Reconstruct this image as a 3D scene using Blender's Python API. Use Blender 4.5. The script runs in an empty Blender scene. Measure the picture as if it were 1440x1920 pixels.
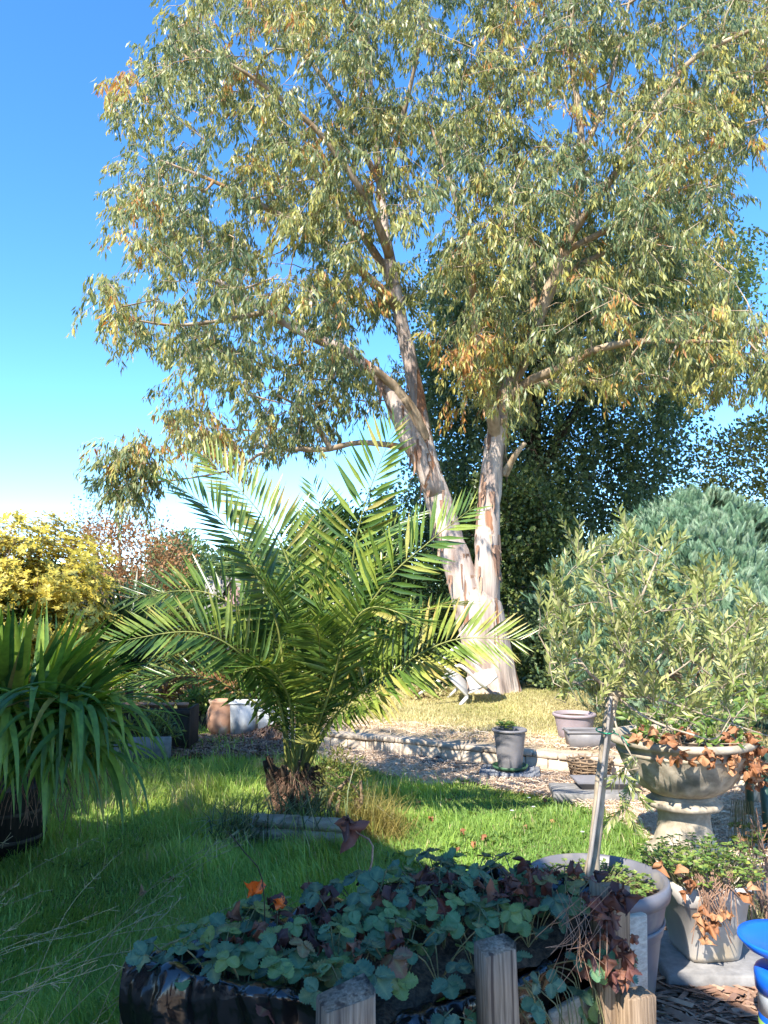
import bpy, math, random
import numpy as np
from mathutils import Matrix, Vector

# ------------------------------------------------------------------ camera, sky, sun, exposure
SC = bpy.context.scene
COL = SC.collection
FPX = 1450.0
PITCH = math.radians(6.69)
CAMZ = 1.5
cam_d = bpy.data.cameras.new('camera')
cam_d.sensor_fit = 'VERTICAL'
cam_d.sensor_height = 36.0
cam_d.lens = 36.0 * FPX / 1920.0
cam_d.clip_start = 0.05
cam_d.clip_end = 1500
cam = bpy.data.objects.new('camera', cam_d)
cam.location = (0, 0, CAMZ)
cam.rotation_euler = (math.radians(90) + PITCH, 0, 0)
COL.objects.link(cam)
SC.camera = cam

SUN_EL = math.radians(44)
SUN_AZ_DIR = (-0.5, -0.866)            # horizontal direction towards the sun
W = bpy.data.worlds.new('World')
SC.world = W
W.use_nodes = True
nt = W.node_tree
bg = nt.nodes['Background']
sky = nt.nodes.new('ShaderNodeTexSky')
sky.sky_type = 'NISHITA'
sky.sun_disc = False
sky.sun_elevation = SUN_EL
sky.sun_rotation = math.atan2(SUN_AZ_DIR[0], SUN_AZ_DIR[1])
sky.air_density = 0.9
sky.dust_density = 0.0
sky.altitude = 1800
sky.ozone_density = 2.2
hsv = nt.nodes.new('ShaderNodeHueSaturation')
hsv.inputs['Saturation'].default_value = 1.25
nt.links.new(sky.outputs[0], hsv.inputs['Color'])
nt.links.new(hsv.outputs[0], bg.inputs[0])
bg.inputs[1].default_value = 0.122
sl = bpy.data.lights.new('sun', 'SUN')
sl.energy = 3.0
sl.angle = math.radians(0.5)
sl.color = (1.0, 0.93, 0.82)
so = bpy.data.objects.new('sun', sl)
ldir = Vector((0.5 * math.cos(SUN_EL), 0.866 * math.cos(SUN_EL), -math.sin(SUN_EL)))
so.rotation_euler = ldir.to_track_quat('-Z', 'Y').to_euler()
so.location = (-8, -14, 14)
COL.objects.link(so)
SC.view_settings.view_transform = 'Standard'
SC.view_settings.look = 'None'
SC.view_settings.exposure = 2.05
SC.view_settings.gamma = 1.0
SC.view_settings.use_curve_mapping = False
SC.cycles.max_bounces = 6
SC.cycles.transparent_max_bounces = 6
SC.cycles.transmission_bounces = 3

rng = np.random.default_rng(11)
random.seed(5)
PI = math.pi

# ------------------------------------------------------------------ pixel helpers (photo pixels 1440 x 1920 -> world)
CP, SP = math.cos(PITCH), math.sin(PITCH)


def ray(px, py):
    v = (960 - py) / FPX
    u = (px - 720) / FPX
    return np.array([u, CP - v * SP, SP + v * CP])


def P(px, py, d):
    r = ray(px, py)
    return np.array([0, 0, CAMZ]) + r * (d / r[1])


def G(px, py, z=0.0):
    r = ray(px, py)
    return np.array([0, 0, CAMZ]) + r * ((z - CAMZ) / r[2])


def PV(pp, d):
    """vectorised P for pp (n,2), d (n,)"""
    v = (960 - pp[:, 1]) / FPX
    u = (pp[:, 0] - 720) / FPX
    y = CP - v * SP
    z = SP + v * CP
    k = d / y
    return np.stack([u * k, d, CAMZ + z * k], 1)


def in_poly(pts, poly):
    poly = np.asarray(poly, float)
    x, y = pts[:, 0], pts[:, 1]
    inside = np.zeros(len(pts), bool)
    j = len(poly) - 1
    for i in range(len(poly)):
        xi, yi = poly[i]
        xj, yj = poly[j]
        c = ((yi > y) != (yj > y)) & (x < (xj - xi) * (y - yi) / (yj - yi + 1e-12) + xi)
        inside ^= c
        j = i
    return inside


def sample_poly(poly, n):
    poly = np.asarray(poly, float)
    lo, hi = poly.min(0), poly.max(0)
    out = np.zeros((0, 2))
    while len(out) < n:
        p = rng.uniform(lo, hi, (n * 2, 2))
        out = np.concatenate([out, p[in_poly(p, poly)]])
    return out[:n]


def norm(a):
    return a / (np.linalg.norm(a, axis=-1, keepdims=True) + 1e-12)


def rand_dirs(n):
    return norm(rng.normal(size=(n, 3)))


def frames(y, up):
    y = norm(y)
    x = np.cross(y, up)
    bad = np.linalg.norm(x, axis=-1) < 1e-4
    x[bad] = np.cross(y[bad], np.array([1.0, 0.1, 0]))
    x = norm(x)
    z = np.cross(x, y)
    return np.stack([x, y, z], -1)


def spline(ctrl, n):
    c = np.asarray(ctrl, float)
    if len(c) == 2:
        t = np.linspace(0, 1, n)[:, None]
        return c[0] * (1 - t) + c[1] * t
    p = np.concatenate([[2 * c[0] - c[1]], c, [2 * c[-1] - c[-2]]])
    m = len(c) - 1
    out = []
    for s in np.linspace(0, m, n):
        i = min(int(s), m - 1)
        t = s - i
        a, b, d, e = p[i], p[i + 1], p[i + 2], p[i + 3]
        out.append(0.5 * ((2 * b) + (-a + d) * t + (2 * a - 5 * b + 4 * d - e) * t * t + (-a + 3 * b - 3 * d + e) * t ** 3))
    return np.array(out)


# ------------------------------------------------------------------ object helpers
def link(o):
    COL.objects.link(o)
    return o


def wloc(o):
    v = np.zeros(3)
    while o is not None:
        v += np.array(o.location)
        o = o.parent
    return v


def tag(o, label=None, cat=None, group=None, kind=None):
    if label: o['label'] = label
    if cat: o['category'] = cat
    if group: o['group'] = group
    if kind: o['kind'] = kind
    return o


def thing(name, label, cat, loc=(0, 0, 0), group=None):
    o = bpy.data.objects.new(name, None)
    o.location = loc
    o.empty_display_size = 0.1
    link(o)
    return tag(o, label, cat, group)


class Soup:
    def __init__(self):
        self.V, self.F, self.T, self.n = [], [], [], 0

    def add(self, V, F, t=0.5):
        V = np.asarray(V, float)
        self.V.append(V)
        if len(F) and not isinstance(F, np.ndarray):
            d = {}
            for f in F: d.setdefault(len(f), []).append(f)
            Fs = [np.array(x) for x in d.values()]
        else:
            Fs = [F]
        for f in Fs:
            if len(f): self.F.append(f + self.n)
        self.T.append(np.full(len(V), t) if np.isscalar(t) else np.asarray(t, float))
        self.n += len(V)
        return self

    def stamp(self, tv, tf, R, pos, tint, tt=None):
        K, m = len(pos), len(tv)
        if K == 0: return self
        V = np.einsum('kij,mj->kmi', R, tv) + pos[:, None, :]
        F = (tf[None] + (np.arange(K) * m)[:, None, None]).reshape(-1, tf.shape[1])
        T = np.repeat(tint, m)
        if tt is not None: T = T + np.tile(tt, K)
        return self.add(V.reshape(-1, 3), F, T)

    def tube(self, pts, rad, sides=6, t=0.5, cap=True):
        pts = np.asarray(pts, float)
        n = len(pts)
        rad = np.full(n, rad) if np.isscalar(rad) else np.asarray(rad, float)
        tan = norm(np.gradient(pts, axis=0))
        ref = np.array([0.31, 0.17, 0.94]) if abs(tan[0][2]) < 0.8 else np.array([0.9, 0.4, 0.1])
        u = norm(np.cross(tan, ref))
        v = np.cross(tan, u)
        a = np.arange(sides) * 2 * PI / sides
        ring = pts[:, None] + rad[:, None, None] * (np.cos(a)[None, :, None] * u[:, None] + np.sin(a)[None, :, None] * v[:, None])
        V = ring.reshape(-1, 3)
        i = np.arange(n - 1)[:, None] * sides
        j = np.arange(sides)[None]
        j2 = (j + 1) % sides
        F = np.stack([i + j, i + j2, i + sides + j2, i + sides + j], -1).reshape(-1, 4)
        if cap:
            if np.isscalar(t):
                self.add(V, F, t)
            else:
                self.add(V, F, np.repeat(t, sides))
            base = self.n - len(V)
            self.F.append(np.array([list(range(base, base + sides))[::-1]]))
            self.F.append(np.array([list(range(base + (n - 1) * sides, base + n * sides))]))
        else:
            self.add(V, F, t if np.isscalar(t) else np.repeat(t, sides))
        return self

    def box(self, c, s, R=None, t=0.5, bev=0.0, taper=1.0):
        hx, hy, hz = np.array(s) / 2
        if bev <= 0:
            V = np.array([[x, y, z] for z in (-hz, hz) for y in (-hy, hy) for x in (-hx, hx)], float)
            V[4:, :2] *= taper
            F = np.array([[0, 2, 3, 1], [4, 5, 7, 6], [0, 1, 5, 4], [2, 6, 7, 3], [0, 4, 6, 2], [1, 3, 7, 5]])
        else:
            b = min(bev, hx * .9, hy * .9, hz * .9)
            rows = [(-hz, b), (-hz + b, 0), (hz - b, 0), (hz, b)]
            V = []
            for z, i in rows:
                x, y = hx - i, hy - i
                c8 = b if i == 0 else b * .6
                k = taper if z > 0 else 1.0
                V += [[(x - c8) * k, -y * k, z], [x * k, (-y + c8) * k, z], [x * k, (y - c8) * k, z], [(x - c8) * k, y * k, z],
                      [(-x + c8) * k, y * k, z], [-x * k, (y - c8) * k, z], [-x * k, (-y + c8) * k, z], [(-x + c8) * k, -y * k, z]]
            V = np.array(V, float)
            F = [[k * 8 + j, k * 8 + (j + 1) % 8, (k + 1) * 8 + (j + 1) % 8, (k + 1) * 8 + j] for k in range(3) for j in range(8)]
            F += [list(range(8))[::-1], list(range(24, 32))]
        if R is not None: V = V @ np.asarray(R).T
        return self.add(V + np.asarray(c, float), F, t)

    def lathe(self, prof, c, seg=32, t=0.5, mod=None):
        prof = np.asarray(prof, float)
        a = np.arange(seg) * 2 * PI / seg
        n = len(prof)
        r = np.repeat(prof[:, :1], seg, 1)
        if mod is not None: r = r * mod(a[None, :], prof[:, 1][:, None], prof[:, 0][:, None])
        V = np.stack([r * np.cos(a), r * np.sin(a), np.repeat(prof[:, 1:2], seg, 1)], -1).reshape(-1, 3) + np.asarray(c, float)
        i = np.arange(n - 1)[:, None] * seg
        j = np.arange(seg)[None]
        j2 = (j + 1) % seg
        F = np.stack([i + j, i + j2, i + seg + j2, i + seg + j], -1).reshape(-1, 4)
        return self.add(V, F, t)

    def mesh(self, name, off=None, smooth=False):
        me = bpy.data.meshes.new(name)
        V = np.concatenate(self.V)
        if off is not None: V = V - off
        T = np.concatenate(self.T)
        me.vertices.add(len(V))
        me.vertices.foreach_set('co', V.astype(np.float32).ravel())
        loops = np.concatenate([f.ravel() for f in self.F]).astype(np.int32)
        sizes = np.concatenate([np.full(len(f), f.shape[1]) for f in self.F]).astype(np.int32)
        starts = np.concatenate([[0], np.cumsum(sizes)[:-1]]).astype(np.int32)
        me.loops.add(len(loops))
        me.loops.foreach_set('vertex_index', loops)
        me.polygons.add(len(sizes))
        me.polygons.foreach_set('loop_start', starts)
        if smooth:
            me.polygons.foreach_set('use_smooth', np.ones(len(sizes), bool))
        at = me.attributes.new('tint', 'FLOAT', 'POINT')
        at.data.foreach_set('value', T.astype(np.float32))
        me.update(calc_edges=True)
        return me

    def build(self, name, mat, parent=None, smooth=False, kind=None, loc=None):
        off = wloc(parent) if parent is not None else (np.asarray(loc, float) if loc is not None else np.zeros(3))
        me = self.mesh(name, off, smooth)
        me.materials.append(mat)
        o = bpy.data.objects.new(name, me)
        link(o)
        if parent is not None:
            o.parent = parent
        elif loc is not None:
            o.location = loc
        if kind: o['kind'] = kind
        return o


def put(name, me, M, parent):
    """one piece: object NAME with mesh ME at world matrix M (4x4 numpy) under PARENT"""
    o = bpy.data.objects.new(name, me)
    m = Matrix(M.tolist())
    off = wloc(parent)
    m.translation = m.translation - Vector(off)
    o.matrix_basis = m
    o.parent = parent
    link(o)
    return o


def mat4(R, p, s=1.0):
    M = np.eye(4)
    M[:3, :3] = R * s
    M[:3, 3] = p
    return M


def rotz(a):
    c, s = math.cos(a), math.sin(a)
    return np.array([[c, -s, 0], [s, c, 0], [0, 0, 1.0]])


def rotx(a):
    c, s = math.cos(a), math.sin(a)
    return np.array([[1.0, 0, 0], [0, c, -s], [0, s, c]])


def roty(a):
    c, s = math.cos(a), math.sin(a)
    return np.array([[c, 0, s], [0, 1.0, 0], [-s, 0, c]])


# ------------------------------------------------------------------ materials
def new_mat(name):
    m = bpy.data.materials.new(name)
    m.use_nodes = True
    n = m.node_tree.nodes
    return m, n, m.node_tree.links, n['Principled BSDF'], n['Material Output']


def ramp(n, stops, interp='LINEAR'):
    r = n.new('ShaderNodeValToRGB')
    r.color_ramp.interpolation = interp
    e = r.color_ramp.elements
    while len(e) > 1: e.remove(e[-1])
    e[0].position = stops[0][0]
    e[0].color = (*stops[0][1], 1)
    for p, c in stops[1:]:
        x = e.new(p)
        x.color = (*c, 1)
    return r


def leaf_mat(name, stops, rough=0.45, transl=0.3, spec=0.4, objrand=False, spot=0.0, nscale=40, vein=False):
    m, n, l, b, out = new_mat(name)
    if objrand:
        src = n.new('ShaderNodeObjectInfo').outputs['Random']
    else:
        a = n.new('ShaderNodeAttribute')
        a.attribute_name = 'tint'
        src = a.outputs['Fac']
    r = ramp(n, stops)
    l.new(src, r.inputs[0])
    col = r.outputs[0]
    tc = n.new('ShaderNodeTexCoord')
    nz = n.new('ShaderNodeTexNoise')
    nz.inputs['Scale'].default_value = nscale
    nz.inputs['Detail'].default_value = 3
    l.new(tc.outputs['Object'], nz.inputs['Vector'])
    mr = n.new('ShaderNodeMapRange')
    mr.inputs['From Min'].default_value = 0.3
    mr.inputs['From Max'].default_value = 0.7
    mr.inputs['To Min'].default_value = 0.75
    mr.inputs['To Max'].default_value = 1.2
    l.new(nz.outputs['Fac'], mr.inputs['Value'])
    mx = n.new('ShaderNodeMix')
    mx.data_type = 'RGBA'
    mx.blend_type = 'MULTIPLY'
    mx.inputs['Factor'].default_value = 1.0
    l.new(col, mx.inputs['A'])
    l.new(mr.outputs['Result'], mx.inputs['B'])
    col = mx.outputs['Result']
    if vein:
        va = n.new('ShaderNodeAttribute')
        va.attribute_name = 'tint'
        vp = n.new('ShaderNodeMath')
        vp.operation = 'POWER'
        vp.inputs[1].default_value = 5
        l.new(va.outputs['Fac'], vp.inputs[0])
        mv = n.new('ShaderNodeMix')
        mv.data_type = 'RGBA'
        mv.inputs['B'].default_value = (.26, .34, .16, 1)
        l.new(vp.outputs[0], mv.inputs['Factor'])
        l.new(col, mv.inputs['A'])
        col = mv.outputs['Result']
    if spot > 0:
        vz = n.new('ShaderNodeTexNoise')
        vz.inputs['Scale'].default_value = nscale * 3
        l.new(tc.outputs['Object'], vz.inputs['Vector'])
        gt = n.new('ShaderNodeMapRange')
        gt.inputs['From Min'].default_value = 0.56
        gt.inputs['From Max'].default_value = 0.63
        gt.inputs['To Max'].default_value = spot
        l.new(vz.outputs['Fac'], gt.inputs['Value'])
        m2 = n.new('ShaderNodeMix')
        m2.data_type = 'RGBA'
        m2.inputs['B'].default_value = (0.06, 0.025, 0.02, 1)
        l.new(gt.outputs['Result'], m2.inputs['Factor'])
        l.new(col, m2.inputs['A'])
        col = m2.outputs['Result']
    l.new(col, b.inputs['Base Color'])
    b.inputs['Roughness'].default_value = rough
    b.inputs['Specular IOR Level'].default_value = spec
    if transl > 0:
        tr = n.new('ShaderNodeBsdfTranslucent')
        hs = n.new('ShaderNodeHueSaturation')
        hs.inputs['Hue'].default_value = 0.485
        hs.inputs['Saturation'].default_value = 1.15
        hs.inputs['Value'].default_value = 1.4
        l.new(col, hs.inputs['Color'])
        l.new(hs.outputs[0], tr.inputs['Color'])
        ms = n.new('ShaderNodeMixShader')
        ms.inputs[0].default_value = transl
        l.new(b.outputs[0], ms.inputs[1])
        l.new(tr.outputs[0], ms.inputs[2])
        l.new(ms.outputs[0], out.inputs['Surface'])
    return m


def surf(name, c1, c2, scale=8.0, stretch=(1, 1, 1), rough=0.7, bump=0.3, detail=6, c3=None, scale3=3.0, lo=0.35, hi=0.65,
         spec=0.4, bdist=0.01, objrand=0.0, metallic=0.0, t3=(0.55, 0.62)):
    m, n, l, b, out = new_mat(name)
    tc = n.new('ShaderNodeTexCoord')
    mp = n.new('ShaderNodeMapping')
    mp.inputs['Scale'].default_value = stretch
    l.new(tc.outputs['Object'], mp.inputs['Vector'])
    vec = mp.outputs[0]
    if objrand > 0:
        oi = n.new('ShaderNodeObjectInfo')
        ad = n.new('ShaderNodeVectorMath')
        ad.operation = 'ADD'
        sc_ = n.new('ShaderNodeMath')
        sc_.operation = 'MULTIPLY'
        sc_.inputs[1].default_value = 37.0
        l.new(oi.outputs['Random'], sc_.inputs[0])
        l.new(vec, ad.inputs[0])
        l.new(sc_.outputs[0], ad.inputs[1])
        vec = ad.outputs[0]
    nz = n.new('ShaderNodeTexNoise')
    nz.inputs['Scale'].default_value = scale
    nz.inputs['Detail'].default_value = detail
    nz.inputs['Roughness'].default_value = 0.62
    l.new(vec, nz.inputs['Vector'])
    r = ramp(n, [(lo, c1), (hi, c2)])
    l.new(nz.outputs['Fac'], r.inputs[0])
    col = r.outputs[0]
    if c3 is not None:
        n3 = n.new('ShaderNodeTexNoise')
        n3.inputs['Scale'].default_value = scale3
        n3.inputs['Detail'].default_value = 5
        l.new(vec, n3.inputs['Vector'])
        g = n.new('ShaderNodeMapRange')
        g.inputs['From Min'].default_value = t3[0]
        g.inputs['From Max'].default_value = t3[1]
        l.new(n3.outputs['Fac'], g.inputs['Value'])
        m3 = n.new('ShaderNodeMix')
        m3.data_type = 'RGBA'
        m3.inputs['B'].default_value = (*c3, 1)
        l.new(g.outputs['Result'], m3.inputs['Factor'])
        l.new(col, m3.inputs['A'])
        col = m3.outputs['Result']
    if objrand > 0:
        hs = n.new('ShaderNodeHueSaturation')
        mr = n.new('ShaderNodeMapRange')
        mr.inputs['To Min'].default_value = 1 - objrand
        mr.inputs['To Max'].default_value = 1 + objrand
        l.new(oi.outputs['Random'], mr.inputs['Value'])
        l.new(mr.outputs['Result'], hs.inputs['Value'])
        l.new(col, hs.inputs['Color'])
        col = hs.outputs[0]
    l.new(col, b.inputs['Base Color'])
    b.inputs['Roughness'].default_value = rough
    b.inputs['Specular IOR Level'].default_value = spec
    b.inputs['Metallic'].default_value = metallic
    if bump > 0:
        bp = n.new('ShaderNodeBump')
        bp.inputs['Strength'].default_value = bump
        bp.inputs['Distance'].default_value = bdist
        l.new(nz.outputs['Fac'], bp.inputs['Height'])
        l.new(bp.outputs[0], b.inputs['Normal'])
    return m


M = {}
M['euc'] = leaf_mat('eucalyptus leaf', [(0, (.09, .14, .07)), (.3, (.18, .225, .095)), (.55, (.31, .32, .115)), (.82, (.44, .41, .11)), (.96, (.48, .4, .09)), (1, (.46, .22, .07))], rough=.42, transl=.36, spec=.5)
M['birch'] = leaf_mat('birch leaf', [(0, (.06, .1, .055)), (.6, (.125, .19, .095)), (1, (.26, .32, .09))], rough=.35, transl=.42)
M['ivy'] = leaf_mat('ivy leaf', [(0, (.04, .07, .025)), (.6, (.11, .16, .045)), (1, (.3, .32, .11))], rough=.4, transl=.2)
M['hedge'] = leaf_mat('hedge leaf', [(0, (.03, .06, .02)), (.6, (.08, .13, .035)), (1, (.16, .2, .06))], rough=.45, transl=.2)
M['yellow'] = leaf_mat('golden shrub leaf', [(0, (.12, .13, .02)), (.35, (.36, .31, .045)), (.75, (.56, .47, .08)), (1, (.62, .54, .14))], rough=.4, transl=.25)
M['rust'] = leaf_mat('autumn leaf', [(0, (.15, .1, .04)), (.5, (.3, .15, .06)), (1, (.36, .2, .1))], rough=.6, transl=.25)
M['ygreen'] = leaf_mat('yellow green leaf', [(0, (.06, .09, .02)), (.5, (.16, .17, .04)), (1, (.28, .26, .07))], rough=.45, transl=.25)
M['conifer'] = leaf_mat('conifer spray', [(0, (.035, .085, .045)), (.5, (.125, .225, .125)), (1, (.37, .46, .31))], rough=.6, transl=.15, spec=.25)
M['olive'] = leaf_mat('olive leaf', [(0, (.12, .17, .04)), (.5, (.28, .31, .1)), (1, (.5, .48, .22))], rough=.4, transl=.25)
M['olive_single'] = leaf_mat('olive leaf single', [(0, (.12, .17, .04)), (.5, (.28, .31, .1)), (1, (.5, .48, .22))], rough=.4, transl=.25, objrand=True)
M['lime'] = leaf_mat('bright leaf', [(0, (.07, .14, .03)), (.5, (.16, .25, .06)), (1, (.32, .36, .08))], rough=.45, transl=.3)
M['palm'] = leaf_mat('palm leaflet', [(0, (.025, .065, .018)), (.45, (.1, .175, .034)), (.8, (.26, .32, .06)), (1, (.48, .38, .12))], rough=.3, transl=.2, spec=.55)
M['palm_single'] = leaf_mat('palm leaflet single', [(0, (.03, .075, .018)), (.5, (.11, .19, .034)), (.9, (.27, .33, .06)), (1, (.45, .36, .12))], rough=.3, transl=.2, spec=.55, objrand=True)
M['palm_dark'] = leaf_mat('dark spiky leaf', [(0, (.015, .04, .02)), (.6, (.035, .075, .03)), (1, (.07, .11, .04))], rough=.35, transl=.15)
M['strap'] = leaf_mat('strap leaf', [(0, (.07, .15, .04)), (.5, (.15, .27, .05)), (.92, (.27, .37, .06)), (1, (.45, .28, .08))], rough=.4, transl=.35, objrand=True, nscale=25)
M['straw_berry'] = leaf_mat('strawberry leaf', [(0, (.04, .09, .055)), (.4, (.075, .17, .1)), (.75, (.12, .24, .09)), (.92, (.21, .28, .07)), (1, (.2, .07, .06))], rough=.4, transl=.2, spec=.45, objrand=True, spot=.5, nscale=30, vein=True)
M['dead'] = leaf_mat('dead leaf', [(0, (.045, .02, .02)), (.5, (.12, .045, .035)), (1, (.2, .085, .05))], rough=.65, transl=.1, objrand=True, nscale=50)
M['deadbright'] = leaf_mat('rusty dead leaf', [(0, (.2, .08, .035)), (.5, (.36, .16, .07)), (1, (.45, .24, .12))], rough=.65, transl=.15, objrand=True, nscale=50)
M['orange'] = leaf_mat('orange leaf', [(0, (.75, .12, .02)), (1, (.7, .16, .02))], rough=.5, transl=.2, spot=1.0, nscale=1.6)
M['grass'] = leaf_mat('grass blade', [(0, (.16, .29, .06)), (.5, (.33, .48, .1)), (.85, (.5, .57, .15)), (1, (.55, .48, .25))], rough=.5, transl=.4, nscale=1.2)
M['drygrass'] = leaf_mat('dry grass blade', [(0, (.26, .28, .08)), (.5, (.48, .43, .2)), (1, (.64, .54, .35))], rough=.6, transl=.3, nscale=1.5)
M['strawstuff'] = leaf_mat('straw', [(0, (.4, .28, .18)), (.5, (.66, .5, .36)), (1, (.8, .67, .52))], rough=.7, transl=.1)
M['liriope'] = leaf_mat('tuft blade', [(0, (.05, .08, .04)), (.6, (.12, .17, .07)), (1, (.4, .36, .2))], rough=.4, transl=.2)
M['wispy'] = leaf_mat('wispy golden grass', [(0, (.16, .17, .04)), (.6, (.3, .25, .07)), (1, (.4, .3, .12))], rough=.5, transl=.3)
M['barklitter'] = leaf_mat('bark litter', [(0, (.12, .07, .05)), (.5, (.26, .15, .1)), (1, (.42, .29, .2))], rough=.75, transl=0)
M['hay'] = leaf_mat('seed stem', [(0, (.3, .27, .13)), (1, (.5, .45, .26))], rough=.6, transl=.1)
M['twig'] = surf('twig bark', (.12, .08, .05), (.3, .21, .13), scale=30, rough=.8, bump=.2)
M['darkbark'] = surf('dark bark', (.03, .025, .02), (.09, .07, .05), scale=12, stretch=(1, 1, .2), rough=.9, bump=.6)
M['eucbranch'] = surf('eucalyptus branch bark', (.2, .14, .08), (.46, .36, .25), scale=6, stretch=(1, 1, .4), rough=.7, bump=.2, c3=(.3, .16, .06))
M['olivebark'] = surf('olive bark', (.2, .16, .11), (.45, .37, .27), scale=25, stretch=(1, 1, .3), rough=.8, bump=.4)
M['rachis'] = surf('palm rachis', (.14, .17, .04), (.3, .3, .09), scale=10, rough=.4, bump=.1)
M['palmtrunk'] = surf('palm trunk fibre', (.022, .015, .01), (.085, .055, .03), scale=30, stretch=(1, 1, .25), rough=.95, bump=.8)
M['cane'] = surf('cane', (.2, .18, .16), (.34, .31, .28), scale=30, stretch=(1, 1, .1), rough=.6, bump=.1)
M['stone'] = surf('cast stone', (.24, .2, .145), (.46, .39, .29), scale=14, rough=.9, bump=.35, c3=(.13, .12, .09), scale3=4, bdist=.006, t3=(.58, .7))
M['block'] = surf('concrete block', (.5, .4, .3), (.7, .6, .47), scale=18, rough=.95, bump=.4, objrand=.12, bdist=.008)
M['cap'] = surf('coping block', (.36, .29, .22), (.54, .45, .35), scale=18, rough=.95, bump=.4, objrand=.14, bdist=.008)
M['greyplastic'] = surf('grey plastic', (.16, .155, .16), (.22, .21, .22), scale=5, rough=.5, bump=.03, spec=.4)
M['potgrey'] = surf('grey pot plastic', (.115, .115, .13), (.16, .155, .17), scale=5, rough=.45, bump=.03, spec=.45, c3=(.2, .185, .17), scale3=6)
M['mauve'] = surf('mauve plastic', (.27, .22, .24), (.35, .29, .3), scale=6, rough=.6, bump=.03)
M['whitepot'] = surf('dirty white plastic', (.42, .39, .36), (.52, .485, .45), scale=5, rough=.5, bump=.03, c3=(.42, .34, .24), scale3=2.2)
M['soil'] = surf('potting soil', (.03, .02, .015), (.12, .08, .05), scale=60, rough=1, bump=1.0)
M['greensaucer'] = surf('green plastic', (.035, .09, .05), (.06, .14, .07), scale=12, rough=.5, bump=.1)
M['terracotta'] = surf('terracotta', (.34, .18, .11), (.46, .27, .18), scale=9, rough=.85, bump=.2, c3=(.5, .42, .34), scale3=5)
M['galv'] = surf('pale painted metal', (.45, .48, .5), (.62, .64, .65), scale=4, rough=.45, bump=.05, c3=(.3, .3, .3), scale3=3)
M['chairwhite'] = surf('white garden plastic', (.55, .53, .49), (.62, .6, .56), scale=5, rough=.45, bump=.02)
M['chairgreen'] = surf('dark green plastic', (.02, .05, .035), (.035, .075, .05), scale=5, rough=.45, bump=.02)
M['woodgrey'] = surf('weathered wood', (.12, .09, .065), (.3, .235, .175), scale=30, stretch=(4, 4, .16), rough=.85, bump=.5, c3=(.07, .05, .04), scale3=9, objrand=.12)
M['woodwarm'] = surf('rough sawn wood', (.13, .085, .05), (.3, .215, .14), scale=30, stretch=(4, 4, .16), rough=.85, bump=.5, objrand=.1)
M['woodpale'] = surf('pale pallet board', (.27, .235, .19), (.43, .38, .31), scale=22, stretch=(.2, 4, 4), rough=.8, bump=.4, objrand=.1)
M['wooddark'] = surf('dark stained wood', (.012, .01, .009), (.04, .03, .022), scale=9, stretch=(4, 4, .4), rough=.85, bump=.5, objrand=.15)
M['log'] = surf('pale edging log', (.28, .225, .165), (.44, .37, .29), scale=12, stretch=(.4, 3, 3), rough=.85, bump=.4, c3=(.25, .2, .15), scale3=6, objrand=.1)
M['slabgrey'] = surf('grey slab', (.15, .145, .14), (.26, .25, .24), scale=14, rough=.9, bump=.4)
M['gridplastic'] = surf('grey grid plastic', (.16, .17, .19), (.24, .25, .27), scale=10, rough=.6, bump=.1)
M['greentie'] = surf('green tie', (.02, .25, .13), (.03, .3, .16), scale=5, rough=.5, bump=0)
M['bluepl'] = surf('bright blue plastic', (.008, .11, .62), (.012, .14, .7), scale=4, rough=.28, bump=.02, spec=.6)
M['clearpl'] = surf('cloudy plastic', (.4, .45, .5), (.52, .55, .58), scale=6, rough=.35, bump=.02)
M['stripeg'] = surf('lime stripe', (.35, .6, .15), (.35, .6, .15), rough=.4, bump=0)
M['render'] = surf('pale wall render', (.6, .57, .52), (.68, .65, .6), scale=20, rough=.95, bump=.2)
M['rooftile'] = surf('roof tile', (.16, .08, .06), (.26, .14, .1), scale=10, rough=.9, bump=.3, objrand=.2)
M['glass'] = surf('window glass', (.03, .04, .05), (.04, .05, .06), rough=.05, bump=0, spec=.8)
M['whiteframe'] = surf('white frame', (.75, .75, .74), (.8, .8, .8), rough=.4, bump=0)
M['pinkgable'] = surf('pink painted gable', (.42, .27, .27), (.5, .33, .32), scale=6, rough=.9, bump=.1)
M['greyroof'] = surf('grey roof', (.2, .19, .18), (.3, .28, .27), scale=8, rough=.9, bump=.2)
M['stake'] = surf('dead stalk', (.16, .09, .06), (.34, .21, .14), scale=20, rough=.8, bump=.2)
M['petiole'] = surf('petiole', (.08, .1, .04), (.2, .17, .08), scale=20, rough=.6, bump=0)
M['fabric'] = surf('weed membrane', (.02, .022, .03), (.05, .055, .07), scale=30, rough=.6, bump=.4, spec=.5)
M['rag'] = surf('pale crumpled sheet', (.5, .46, .4), (.68, .64, .58), scale=8, rough=.8, bump=.3)
M['petal'] = surf('white petal', (.8, .78, .8), (.85, .83, .85), rough=.6, bump=0)

# glossy black liner with fine wrinkles
m, n, l, b, out = new_mat('black plastic liner')
b.inputs['Base Color'].default_value = (.006, .006, .008, 1)
b.inputs['Roughness'].default_value = .2
b.inputs['Specular IOR Level'].default_value = .8
tc = n.new('ShaderNodeTexCoord')
nz = n.new('ShaderNodeTexNoise')
nz.inputs['Scale'].default_value = 6
nz.inputs['Detail'].default_value = 2
nz.inputs['Distortion'].default_value = 2.0
bp = n.new('ShaderNodeBump')
bp.inputs['Strength'].default_value = .34
bp.inputs['Distance'].default_value = .03
l.new(tc.outputs['Object'], nz.inputs['Vector'])
l.new(nz.outputs['Fac'], bp.inputs['Height'])
l.new(bp.outputs[0], b.inputs['Normal'])
M['liner'] = m

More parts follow.
